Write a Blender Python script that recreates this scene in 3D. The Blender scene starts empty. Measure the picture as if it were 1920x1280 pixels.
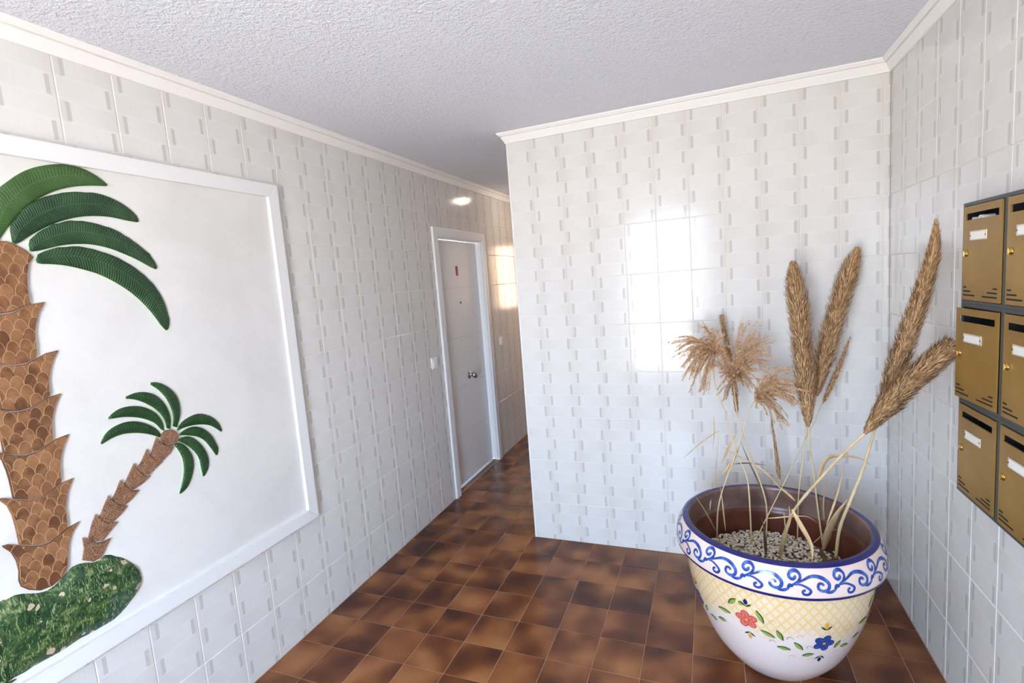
import bpy, bmesh, math, random
from mathutils import Vector, Matrix
R = random.Random(7)
PI = math.pi
scene = bpy.context.scene
COL = scene.collection

# ---------------------------------------------------------------- camera
CAM = (1.8959, 0.0, 1.6380)
YAW, PITCH, ROLL, FPX = 0.3791, -0.1147, -0.0776, 945.72
cam_data = bpy.data.cameras.new('camera')
cam_data.sensor_fit = 'HORIZONTAL'
cam_data.sensor_width = 36.0
cam_data.lens = FPX / 1920.0 * 36.0
cam_data.clip_start = 0.02
cam_data.clip_end = 200
cam = bpy.data.objects.new('camera', cam_data)
COL.objects.link(cam)
fwd = Vector((-math.sin(YAW) * math.cos(PITCH), math.cos(YAW) * math.cos(PITCH), math.sin(PITCH)))
rgt = Vector((math.cos(YAW), math.sin(YAW), 0))
upv = rgt.cross(fwd)
rx = rgt * math.cos(ROLL) + upv * math.sin(ROLL)
ux = upv * math.cos(ROLL) - rgt * math.sin(ROLL)
cam.matrix_world = Matrix(((rx.x, ux.x, -fwd.x, CAM[0]), (rx.y, ux.y, -fwd.y, CAM[1]), (rx.z, ux.z, -fwd.z, CAM[2]), (0, 0, 0, 1)))
scene.camera = cam

# ---------------------------------------------------------------- light, sky, exposure
scene.view_settings.view_transform = 'Standard'
scene.view_settings.look = 'None'
scene.view_settings.gamma = 1.0
scene.view_settings.use_curve_mapping = False
scene.view_settings.exposure = 1.16
scene.cycles.max_bounces = 8
scene.cycles.diffuse_bounces = 5
scene.cycles.glossy_bounces = 4
scene.cycles.transparent_max_bounces = 8
SKY = 11.8
world = bpy.data.worlds.new('world')
scene.world = world
world.use_nodes = True
wn, wl = world.node_tree.nodes, world.node_tree.links
wn.clear()
w_out = wn.new('ShaderNodeOutputWorld')
w_bg = wn.new('ShaderNodeBackground')
w_tc = wn.new('ShaderNodeTexCoord')
w_sep = wn.new('ShaderNodeSeparateXYZ')
w_map = wn.new('ShaderNodeMapRange')
w_map.inputs['From Min'].default_value = -0.15
w_map.inputs['From Max'].default_value = 0.20
w_ramp = wn.new('ShaderNodeValToRGB')
w_ramp.color_ramp.elements[0].color = (1.06, 0.97, 0.92, 1)    # sunlit pale paving below the horizon
w_ramp.color_ramp.elements[1].color = (0.86, 1.12, 1.54, 1)     # hazy sky
w_bg.inputs['Strength'].default_value = SKY
wl.new(w_tc.outputs['Generated'], w_sep.inputs[0])
wl.new(w_sep.outputs['Z'], w_map.inputs['Value'])
wl.new(w_map.outputs['Result'], w_ramp.inputs['Fac'])
wl.new(w_ramp.outputs['Color'], w_bg.inputs['Color'])
wl.new(w_bg.outputs[0], w_out.inputs['Surface'])

sun_data = bpy.data.lights.new('sun', 'SUN')
sun_data.energy = 15.0
sun_data.angle = math.radians(0.6)
sun_data.color = (1.0, 0.93, 0.82)
sun = bpy.data.objects.new('sun', sun_data)
COL.objects.link(sun)
sun.rotation_euler = Vector((0.62, -0.30, -0.80)).to_track_quat('-Z', 'Y').to_euler()
sun.location = (-4, 8, 9)

def portal(name, loc, rot, sx, sy):
    l = bpy.data.lights.new(name, 'AREA')
    l.shape = 'RECTANGLE'
    l.size, l.size_y = sx, sy
    l.cycles.is_portal = True
    o = bpy.data.objects.new(name, l)
    COL.objects.link(o)
    o.location, o.rotation_euler = loc, rot
    return o
# traced outlines in metres on the mural wall; reed paths in metres
BIG_FRONDS = [([(0.83, 1.8648), (0.8234, 1.905), (0.8369, 1.9748), (0.8593, 2.0189), (0.8822, 2.0419), (0.9169, 2.0723), (0.959, 2.0966), (1.0134, 2.1143), (1.0528, 2.1171), (1.0885, 2.1107), (1.124, 2.0934), (1.1474, 2.0733)], [(0.8354, 1.8692), (0.8498, 1.8905), (0.8747, 1.9254), (0.9075, 1.964), (0.9442, 1.998), (0.9929, 2.0291), (1.0425, 2.0495), (1.0934, 2.0606), (1.1284, 2.0648), (1.1455, 2.0668)]), ([(0.866, 1.8673), (0.8672, 1.9082), (0.8834, 1.9386), (0.9203, 1.9802), (0.9639, 2.0091), (1.0117, 2.0272), (1.0649, 2.0371), (1.1156, 2.0379), (1.1582, 2.0267), (1.2011, 2.0022), (1.2267, 1.9797), (1.232, 1.9599)], [(0.872, 1.8626), (0.879, 1.8641), (0.91, 1.8878), (0.9496, 1.9141), (0.9943, 1.9375), (1.04, 1.9537), (1.0869, 1.9626), (1.1396, 1.9642), (1.194, 1.9567), (1.2276, 1.954)]), ([(0.9035, 1.8447), (0.9053, 1.8683), (0.9248, 1.8929), (0.9574, 1.9169), (0.9978, 1.9355), (1.0385, 1.9435), (1.0878, 1.9406), (1.1339, 1.9274), (1.1811, 1.9035), (1.22, 1.8726), (1.2551, 1.8375), (1.2714, 1.7983)], [(0.9073, 1.8418), (0.9119, 1.8419), (0.9398, 1.8489), (0.975, 1.8604), (1.015, 1.8679), (1.0643, 1.87), (1.1148, 1.861), (1.1623, 1.8429), (1.207, 1.8212), (1.2438, 1.7983), (1.2662, 1.7883)]), ([(0.9138, 1.8147), (0.9232, 1.8345), (0.9546, 1.8494), (0.994, 1.8588), (1.0341, 1.8613), (1.0786, 1.8526), (1.1287, 1.8347), (1.1715, 1.8106), (1.2148, 1.775), (1.2491, 1.7326), (1.2732, 1.6836), (1.2845, 1.6343), (1.2848, 1.5906), (1.2767, 1.5669)], [(0.9149, 1.8083), (0.9188, 1.8052), (0.9479, 1.805), (0.9852, 1.8012), (1.0313, 1.7893), (1.0791, 1.7715), (1.1239, 1.7438), (1.1655, 1.7098), (1.203, 1.6667), (1.2319, 1.6225), (1.2522, 1.5832), (1.268, 1.5636)])]
SMALL_FRONDS = [([(1.2527, 1.1978), (1.27, 1.2335), (1.2773, 1.2722), (1.2711, 1.3143), (1.2528, 1.3444), (1.2286, 1.3685), (1.2033, 1.3817), (1.1836, 1.3848)], [(1.237, 1.2071), (1.2443, 1.2464), (1.2383, 1.2881), (1.2246, 1.3255), (1.2046, 1.3553), (1.1824, 1.3774)]), ([(1.2273, 1.1997), (1.2351, 1.2318), (1.2322, 1.2669), (1.2185, 1.3044), (1.1961, 1.3351), (1.1671, 1.3529), (1.1374, 1.3598), (1.1122, 1.3577), (1.095, 1.3534)], [(1.2143, 1.2065), (1.211, 1.2387), (1.1968, 1.2708), (1.1744, 1.299), (1.1469, 1.3224), (1.1192, 1.339), (1.0945, 1.3472)]), ([(1.2036, 1.1984), (1.2058, 1.2232), (1.1969, 1.2539), (1.1771, 1.2817), (1.1443, 1.3057), (1.1108, 1.3171), (1.0772, 1.319), (1.0501, 1.3106), (1.0325, 1.298)], [(1.1928, 1.2102), (1.1755, 1.2377), (1.1474, 1.2596), (1.1191, 1.2741), (1.0863, 1.2849), (1.0585, 1.2896), (1.0321, 1.2924)]), ([(1.1909, 1.191), (1.1799, 1.2141), (1.1545, 1.2384), (1.1264, 1.2564), (1.0933, 1.2671), (1.0596, 1.2663), (1.0303, 1.257), (1.0097, 1.2403), (0.9979, 1.2217)], [(1.1854, 1.1804), (1.1637, 1.1957), (1.1348, 1.2114), (1.1013, 1.2235), (1.0682, 1.2296), (1.0349, 1.2271), (1.0006, 1.2157)]), ([(1.252, 1.1934), (1.2726, 1.2123), (1.3043, 1.2238), (1.3418, 1.2266), (1.378, 1.2124), (1.4072, 1.1888), (1.4261, 1.1583), (1.4327, 1.131)], [(1.2507, 1.185), (1.2808, 1.1893), (1.3169, 1.1875), (1.3534, 1.1797), (1.3898, 1.1628), (1.4273, 1.127)]), ([(1.2574, 1.1719), (1.2856, 1.182), (1.3221, 1.1811), (1.3567, 1.1604), (1.3841, 1.1273), (1.3984, 1.0915), (1.4055, 1.0639), (1.3969, 1.0398)], [(1.2565, 1.1664), (1.2875, 1.156), (1.322, 1.1409), (1.3498, 1.1167), (1.3703, 1.0822), (1.3891, 1.0413)]), ([(1.2515, 1.1528), (1.2755, 1.1557), (1.3038, 1.1436), (1.3302, 1.114), (1.3499, 1.0768), (1.3585, 1.0367), (1.351, 1.0022), (1.3302, 0.9775)], [(1.2503, 1.1451), (1.2763, 1.1229), (1.3016, 1.0905), (1.3177, 1.0545), (1.3207, 1.0138), (1.3226, 0.9781)]), ([(1.2395, 1.1428), (1.2603, 1.1341), (1.2826, 1.1059), (1.2955, 1.0716), (1.2959, 1.0353), (1.28, 0.9932), (1.2567, 0.9608), (1.228, 0.948)], [(1.2329, 1.1374), (1.2448, 1.1101), (1.2543, 1.0774), (1.2541, 1.0391), (1.2432, 0.9961), (1.2221, 0.9512)])]
SMALL_TRUNK = [[(1.1749, 1.1821), (1.1853, 1.1618), (1.1992, 1.1458), (1.228, 1.1321), (1.2109, 1.1132), (1.1786, 1.0946), (1.1575, 1.1051), (1.1454, 1.1224), (1.1564, 1.1491)], [(1.1357, 1.1507), (1.1441, 1.1211), (1.1586, 1.1019), (1.178, 1.0908), (1.1532, 1.0775), (1.1283, 1.0632), (1.1094, 1.0744), (1.0979, 1.0888), (1.097, 1.0989), (1.1154, 1.1194)], [(1.0872, 1.1162), (1.0963, 1.0845), (1.111, 1.065), (1.1315, 1.0569), (1.1033, 1.0417), (1.0702, 1.032), (1.0553, 1.0464), (1.0494, 1.0611), (1.0651, 1.0843)], [(1.0375, 1.0767), (1.0481, 1.0526), (1.0616, 1.0302), (1.0876, 1.0224), (1.0625, 1.0044), (1.0347, 0.991), (1.0156, 1.005), (1.0047, 1.0246), (1.0215, 1.0489)], [(0.9947, 1.0395), (1.003, 1.0191), (1.0181, 0.997), (1.0423, 0.9843), (1.018, 0.9656), (0.9889, 0.9516), (0.9708, 0.9657), (0.9605, 0.9826), (0.9768, 1.0111)], [(0.9501, 0.9953), (0.9604, 0.9765), (0.9769, 0.9533), (1.0053, 0.9441), (0.9796, 0.9263), (0.9549, 0.9062), (0.9347, 0.9169), (0.9216, 0.9354), (0.9353, 0.9692)], [(0.9053, 0.9389), (0.9204, 0.9274), (0.9364, 0.9056), (0.9554, 0.9002), (0.9757, 0.901), (0.9589, 0.8795), (0.9426, 0.8546), (0.9198, 0.8536), (0.8952, 0.8727), (0.9042, 0.9041)]]
SMALL_KNOB = [(1.2501, 1.1591), (1.2479, 1.1517), (1.2436, 1.1455), (1.2378, 1.1409), (1.2307, 1.1383), (1.2229, 1.1378), (1.215, 1.1394), (1.2074, 1.143), (1.2007, 1.1483), (1.1954, 1.155), (1.1917, 1.1626), (1.1898, 1.1705), (1.19, 1.1784), (1.1922, 1.1856), (1.1962, 1.1916), (1.2018, 1.1962), (1.2087, 1.199), (1.2163, 1.1997), (1.2242, 1.1983), (1.2319, 1.195), (1.2388, 1.1897), (1.2444, 1.183), (1.2483, 1.1753), (1.2503, 1.1672)]
BIG_TRUNK = [[(0.717, 1.0145), (0.7313, 1.0118), (0.7516, 0.9969), (0.7763, 0.9809), (0.7989, 0.9714), (0.8233, 0.9689), (0.8503, 0.9789), (0.8741, 0.9913), (0.9028, 0.9963), (0.8799, 0.9708), (0.8662, 0.9395), (0.8576, 0.9058), (0.8514, 0.8709), (0.8348, 0.8479), (0.8077, 0.8375), (0.7793, 0.8408), (0.7541, 0.8588), (0.7394, 0.8774), (0.7366, 0.8971), (0.7409, 0.9253), (0.7398, 0.9565), (0.7329, 0.9857), (0.719, 1.0084)], [(0.7294, 1.1467), (0.7368, 1.1474), (0.7436, 1.1437), (0.7504, 1.1399), (0.7555, 1.1364), (0.7607, 1.1328), (0.7658, 1.1293), (0.7709, 1.1258), (0.7772, 1.1226), (0.7835, 1.1194), (0.7899, 1.1162), (0.7962, 1.113), (0.8041, 1.1122), (0.812, 1.1115), (0.8199, 1.1107), (0.8264, 1.1127), (0.8329, 1.1147), (0.8394, 1.1168), (0.8459, 1.1188), (0.8515, 1.1218), (0.857, 1.1248), (0.8626, 1.1277), (0.8681, 1.1307), (0.8737, 1.1337), (0.8805, 1.1345), (0.8872, 1.1353), (0.894, 1.1362), (0.9007, 1.137), (0.9075, 1.1378), (0.9039, 1.1319), (0.9003, 1.126), (0.8968, 1.12), (0.8932, 1.1141), (0.8896, 1.1082), (0.8877, 1.1018), (0.8857, 1.0954), (0.8838, 1.0891), (0.8819, 1.0827), (0.8799, 1.0763), (0.878, 1.0699), (0.8766, 1.063), (0.8752, 1.056), (0.8738, 1.0403), (0.8724, 1.0213), (0.871, 1.0022), (0.8697, 0.9934), (0.8683, 0.9911), (0.8669, 0.9904), (0.8656, 0.9897), (0.8593, 0.9864), (0.853, 0.9831), (0.8471, 0.9805), (0.8412, 0.9783), (0.8353, 0.9761), (0.8294, 0.974), (0.823, 0.9717), (0.8166, 0.9724), (0.8102, 0.973), (0.8038, 0.9737), (0.7971, 0.9749), (0.7904, 0.9778), (0.7838, 0.9806), (0.7771, 0.9834), (0.7714, 0.9869), (0.7658, 0.9905), (0.7601, 0.9942), (0.7578, 0.9957), (0.7555, 0.9972), (0.7532, 0.9987), (0.753, 0.9988), (0.7528, 0.9989), (0.7525, 1.0125), (0.7523, 1.0295), (0.7521, 1.0465), (0.7518, 1.0574), (0.7514, 1.0634), (0.751, 1.0694), (0.7507, 1.0755), (0.7503, 1.0816), (0.75, 1.0876), (0.7488, 1.0942), (0.7475, 1.1008), (0.7463, 1.1073), (0.745, 1.1139), (0.7438, 1.1205), (0.7399, 1.1272), (0.736, 1.1339), (0.7321, 1.1406)], [(0.7407, 1.2825), (0.7456, 1.279), (0.7505, 1.2755), (0.7555, 1.2721), (0.7604, 1.2686), (0.7653, 1.2651), (0.7723, 1.2613), (0.7792, 1.2575), (0.7862, 1.2537), (0.7936, 1.2516), (0.801, 1.2494), (0.8084, 1.2473), (0.8155, 1.248), (0.8226, 1.2487), (0.8297, 1.2494), (0.8368, 1.2501), (0.8434, 1.253), (0.85, 1.2559), (0.8567, 1.2589), (0.8633, 1.2618), (0.869, 1.2645), (0.8747, 1.2672), (0.8804, 1.27), (0.8861, 1.2727), (0.8924, 1.2736), (0.8986, 1.2745), (0.9049, 1.2753), (0.9111, 1.2762), (0.9174, 1.2771), (0.9139, 1.2716), (0.9104, 1.2661), (0.907, 1.2606), (0.9035, 1.2551), (0.9, 1.2496), (0.8974, 1.243), (0.8949, 1.2364), (0.8923, 1.2299), (0.8898, 1.2233), (0.8872, 1.2167), (0.8855, 1.2102), (0.8838, 1.2037), (0.8821, 1.1972), (0.8804, 1.1908), (0.8787, 1.1759), (0.877, 1.158), (0.876, 1.1416), (0.8749, 1.1366), (0.8739, 1.1365), (0.8728, 1.136), (0.8718, 1.1355), (0.8707, 1.1349), (0.8658, 1.1323), (0.8609, 1.1296), (0.8551, 1.1265), (0.8493, 1.1234), (0.8435, 1.1209), (0.8377, 1.119), (0.8313, 1.1171), (0.825, 1.1151), (0.8186, 1.1136), (0.8122, 1.1142), (0.8056, 1.1149), (0.7991, 1.1155), (0.7925, 1.1177), (0.7859, 1.121), (0.7808, 1.1236), (0.7756, 1.1262), (0.7704, 1.1289), (0.7653, 1.1325), (0.7626, 1.1343), (0.7598, 1.1362), (0.7596, 1.1364), (0.7594, 1.1365), (0.7591, 1.1405), (0.7589, 1.1573), (0.7587, 1.174), (0.7583, 1.1907), (0.7579, 1.1978), (0.7574, 1.2049), (0.757, 1.212), (0.7566, 1.2191), (0.7557, 1.2253), (0.7548, 1.2315), (0.7539, 1.2378), (0.753, 1.244), (0.7521, 1.2502), (0.7496, 1.2576), (0.747, 1.2651), (0.7445, 1.2725)], [(0.7394, 1.4132), (0.7443, 1.4097), (0.7492, 1.4062), (0.7542, 1.4028), (0.7591, 1.3993), (0.764, 1.3958), (0.771, 1.392), (0.7779, 1.3882), (0.7849, 1.3844), (0.7923, 1.3823), (0.7997, 1.3801), (0.8071, 1.378), (0.8142, 1.3787), (0.8213, 1.3794), (0.8284, 1.3801), (0.8355, 1.3808), (0.8421, 1.3837), (0.8488, 1.3866), (0.8554, 1.3896), (0.862, 1.3925), (0.8677, 1.3952), (0.8734, 1.398), (0.8791, 1.4007), (0.8848, 1.4034), (0.8911, 1.4043), (0.8973, 1.4052), (0.9036, 1.406), (0.9098, 1.4069), (0.9161, 1.4078), (0.9126, 1.4023), (0.9091, 1.3968), (0.9057, 1.3913), (0.9022, 1.3858), (0.8987, 1.3803), (0.8961, 1.3737), (0.8936, 1.3671), (0.891, 1.3606), (0.8885, 1.354), (0.8859, 1.3474), (0.8842, 1.3409), (0.8825, 1.3344), (0.8808, 1.3279), (0.8791, 1.3215), (0.8774, 1.3066), (0.8757, 1.2887), (0.8747, 1.2723), (0.8736, 1.2695), (0.8726, 1.269), (0.8715, 1.2685), (0.8705, 1.268), (0.8694, 1.2675), (0.8645, 1.2652), (0.8596, 1.263), (0.8538, 1.2604), (0.848, 1.2578), (0.8422, 1.2553), (0.8364, 1.2529), (0.83, 1.2522), (0.8236, 1.2516), (0.8173, 1.251), (0.8109, 1.2503), (0.8043, 1.2513), (0.7978, 1.2532), (0.7912, 1.2551), (0.7846, 1.2574), (0.7795, 1.2602), (0.7743, 1.263), (0.7692, 1.2658), (0.764, 1.2688), (0.7612, 1.2708), (0.7585, 1.2727), (0.7583, 1.2729), (0.7581, 1.273), (0.7578, 1.2732), (0.7576, 1.288), (0.7574, 1.3047), (0.757, 1.3214), (0.7566, 1.3285), (0.7561, 1.3356), (0.7557, 1.3427), (0.7553, 1.3498), (0.7544, 1.356), (0.7535, 1.3622), (0.7526, 1.3685), (0.7517, 1.3747), (0.7508, 1.3809), (0.7483, 1.3883), (0.7457, 1.3958), (0.7432, 1.4032)], [(0.7521, 1.546), (0.757, 1.5425), (0.7619, 1.539), (0.7669, 1.5356), (0.7718, 1.5321), (0.7767, 1.5286), (0.7837, 1.5248), (0.7906, 1.521), (0.7976, 1.5172), (0.805, 1.5151), (0.8124, 1.5129), (0.8198, 1.5108), (0.8269, 1.5115), (0.834, 1.5122), (0.8411, 1.5129), (0.8482, 1.5136), (0.8548, 1.5165), (0.8614, 1.5194), (0.8681, 1.5224), (0.8747, 1.5253), (0.8804, 1.528), (0.8861, 1.5308), (0.8918, 1.5335), (0.8975, 1.5362), (0.9038, 1.5371), (0.91, 1.538), (0.9163, 1.5388), (0.9225, 1.5397), (0.9288, 1.5406), (0.9253, 1.5351), (0.9218, 1.5296), (0.9184, 1.5241), (0.9149, 1.5186), (0.9114, 1.5131), (0.9088, 1.5065), (0.9063, 1.4999), (0.9037, 1.4934), (0.9012, 1.4868), (0.8986, 1.4802), (0.8969, 1.4737), (0.8952, 1.4672), (0.8935, 1.4607), (0.8918, 1.4543), (0.8901, 1.4394), (0.8884, 1.4215), (0.8873, 1.4066), (0.8863, 1.4064), (0.8852, 1.4063), (0.8842, 1.4059), (0.8831, 1.4054), (0.8821, 1.4049), (0.8772, 1.4026), (0.8723, 1.4002), (0.8665, 1.3975), (0.8607, 1.3947), (0.8549, 1.3922), (0.8491, 1.3896), (0.8427, 1.3868), (0.8363, 1.384), (0.83, 1.3831), (0.8236, 1.3824), (0.817, 1.3818), (0.8105, 1.3811), (0.8039, 1.3817), (0.7973, 1.3836), (0.7922, 1.3851), (0.787, 1.3866), (0.7818, 1.3889), (0.7767, 1.3917), (0.7739, 1.3932), (0.7712, 1.3947), (0.771, 1.3948), (0.7708, 1.3949), (0.7705, 1.404), (0.7703, 1.4208), (0.7701, 1.4375), (0.7697, 1.4542), (0.7693, 1.4613), (0.7688, 1.4684), (0.7684, 1.4755), (0.768, 1.4826), (0.7671, 1.4888), (0.7662, 1.495), (0.7653, 1.5013), (0.7644, 1.5075), (0.7635, 1.5137), (0.761, 1.5211), (0.7584, 1.5286), (0.7559, 1.536)], [(0.7405, 1.6966), (0.7454, 1.6931), (0.7503, 1.6896), (0.7553, 1.6862), (0.7602, 1.6827), (0.7651, 1.6792), (0.7721, 1.6754), (0.779, 1.6716), (0.786, 1.6678), (0.7934, 1.6657), (0.8008, 1.6635), (0.8082, 1.6614), (0.8153, 1.6621), (0.8224, 1.6628), (0.8295, 1.6635), (0.8366, 1.6642), (0.8432, 1.6671), (0.8498, 1.6701), (0.8565, 1.673), (0.8631, 1.6759), (0.8688, 1.6786), (0.8745, 1.6814), (0.8802, 1.6841), (0.8859, 1.6868), (0.8922, 1.6877), (0.8984, 1.6886), (0.9047, 1.6894), (0.9109, 1.6903), (0.9172, 1.6912), (0.9137, 1.6857), (0.9102, 1.6802), (0.9068, 1.6747), (0.9033, 1.6692), (0.8998, 1.6637), (0.8972, 1.6571), (0.8947, 1.6505), (0.8921, 1.644), (0.8896, 1.6374), (0.887, 1.6308), (0.8853, 1.6243), (0.8836, 1.6178), (0.8819, 1.6114), (0.8802, 1.6049), (0.8785, 1.59), (0.8768, 1.5721), (0.8758, 1.5557), (0.8747, 1.5449), (0.8737, 1.539), (0.8726, 1.533), (0.8716, 1.527), (0.8705, 1.5262), (0.8656, 1.5241), (0.8607, 1.5219), (0.8549, 1.5194), (0.8491, 1.5168), (0.8433, 1.5159), (0.8375, 1.5153), (0.8311, 1.5147), (0.8248, 1.5141), (0.8184, 1.514), (0.812, 1.5158), (0.8054, 1.5177), (0.7989, 1.5196), (0.7923, 1.5229), (0.7857, 1.5265), (0.7806, 1.5293), (0.7754, 1.5323), (0.7702, 1.536), (0.7651, 1.5396), (0.7624, 1.5415), (0.7596, 1.5435), (0.7594, 1.5437), (0.7592, 1.5445), (0.7589, 1.5546), (0.7587, 1.5714), (0.7585, 1.5881), (0.7581, 1.6048), (0.7577, 1.6119), (0.7572, 1.619), (0.7568, 1.6261), (0.7564, 1.6332), (0.7555, 1.6394), (0.7546, 1.6456), (0.7537, 1.6519), (0.7528, 1.6581), (0.7519, 1.6643), (0.7494, 1.6717), (0.7468, 1.6792), (0.7443, 1.6866)]]
BIG_CROWN = [(0.8371, 1.8696), (0.8432, 1.8696), (0.8493, 1.8697), (0.8554, 1.8697), (0.8621, 1.8659), (0.8689, 1.8622), (0.8756, 1.8584), (0.8819, 1.854), (0.8882, 1.8495), (0.8945, 1.8451), (0.8983, 1.8401), (0.9021, 1.8352), (0.9058, 1.8302), (0.9096, 1.8253), (0.906, 1.8202), (0.9023, 1.815), (0.8986, 1.8099), (0.895, 1.8048), (0.8934, 1.7983), (0.8918, 1.7919), (0.8901, 1.7854), (0.8885, 1.779), (0.8869, 1.7725), (0.886, 1.7664), (0.8851, 1.7604), (0.8841, 1.7544), (0.8832, 1.7483), (0.8823, 1.7327), (0.8814, 1.7161), (0.8814, 1.6981), (0.8814, 1.6882), (0.8815, 1.6875), (0.8815, 1.6875), (0.8815, 1.6875), (0.8825, 1.688), (0.8835, 1.6885), (0.8845, 1.6889), (0.879, 1.6863), (0.8735, 1.6837), (0.868, 1.681), (0.8625, 1.6784), (0.8567, 1.6759), (0.8509, 1.6733), (0.8451, 1.6708), (0.8377, 1.6675), (0.8303, 1.6664), (0.8229, 1.6656), (0.8169, 1.6651), (0.811, 1.6645), (0.805, 1.6651), (0.7991, 1.6668), (0.7931, 1.6686), (0.7857, 1.6708), (0.7783, 1.6748), (0.7709, 1.6788), (0.7651, 1.682), (0.7593, 1.6861), (0.7535, 1.6902), (0.748, 1.6941), (0.7425, 1.698), (0.737, 1.6443), (0.7315, 1.6493), (0.7325, 1.6557), (0.7335, 1.6622), (0.7345, 1.6686), (0.7345, 1.6751), (0.7345, 1.6816), (0.7346, 1.6882), (0.7346, 1.6981), (0.7346, 1.7161), (0.7337, 1.7327), (0.7328, 1.7483), (0.7319, 1.7544), (0.7309, 1.7604), (0.73, 1.7664), (0.7291, 1.7725), (0.7275, 1.779), (0.7259, 1.7854), (0.7242, 1.7919), (0.7226, 1.7983), (0.721, 1.8048), (0.7174, 1.8099), (0.7137, 1.815), (0.7101, 1.8202), (0.7064, 1.8253), (0.7102, 1.8302), (0.714, 1.8352), (0.7177, 1.8401), (0.7215, 1.8451), (0.7278, 1.8495), (0.7341, 1.854), (0.7404, 1.8584), (0.7471, 1.8622), (0.7539, 1.8659), (0.7606, 1.8697), (0.7667, 1.8697), (0.7728, 1.8696), (0.7789, 1.8696), (0.7854, 1.8696), (0.7918, 1.8696), (0.7983, 1.8696), (0.8048, 1.8696), (0.8112, 1.8696), (0.8177, 1.8696), (0.8242, 1.8696), (0.8306, 1.8696)]
MOUND = [(0.6856, 0.8528), (0.7022, 0.8613), (0.7207, 0.8635), (0.7384, 0.8579), (0.7635, 0.8427), (0.7846, 0.8329), (0.8018, 0.8314), (0.8236, 0.8387), (0.8406, 0.8513), (0.8579, 0.8641), (0.8743, 0.8682), (0.899, 0.8618), (0.9203, 0.8496), (0.9367, 0.8463), (0.9516, 0.854), (0.9657, 0.8544), (0.981, 0.8384), (1.0069, 0.8176), (1.0255, 0.7923), (1.0407, 0.7664), (1.0477, 0.7364), (1.0477, 0.7059), (1.0325, 0.6763), (1.0125, 0.6589), (0.9832, 0.6398), (0.9521, 0.6273), (0.9168, 0.627), (0.8829, 0.6268), (0.8508, 0.6302), (0.8188, 0.6264), (0.7885, 0.6262), (0.7595, 0.6278), (0.7315, 0.6292), (0.7119, 0.6264), (0.6934, 0.6286), (0.6752, 0.6291), (0.6525, 0.6301), (0.7, 0.625), (0.6, 0.625), (0.48, 0.63), (0.4, 0.66), (0.37, 0.72), (0.4, 0.78), (0.48, 0.83), (0.56, 0.85), (0.64, 0.86), (0.71, 0.865)]
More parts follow.
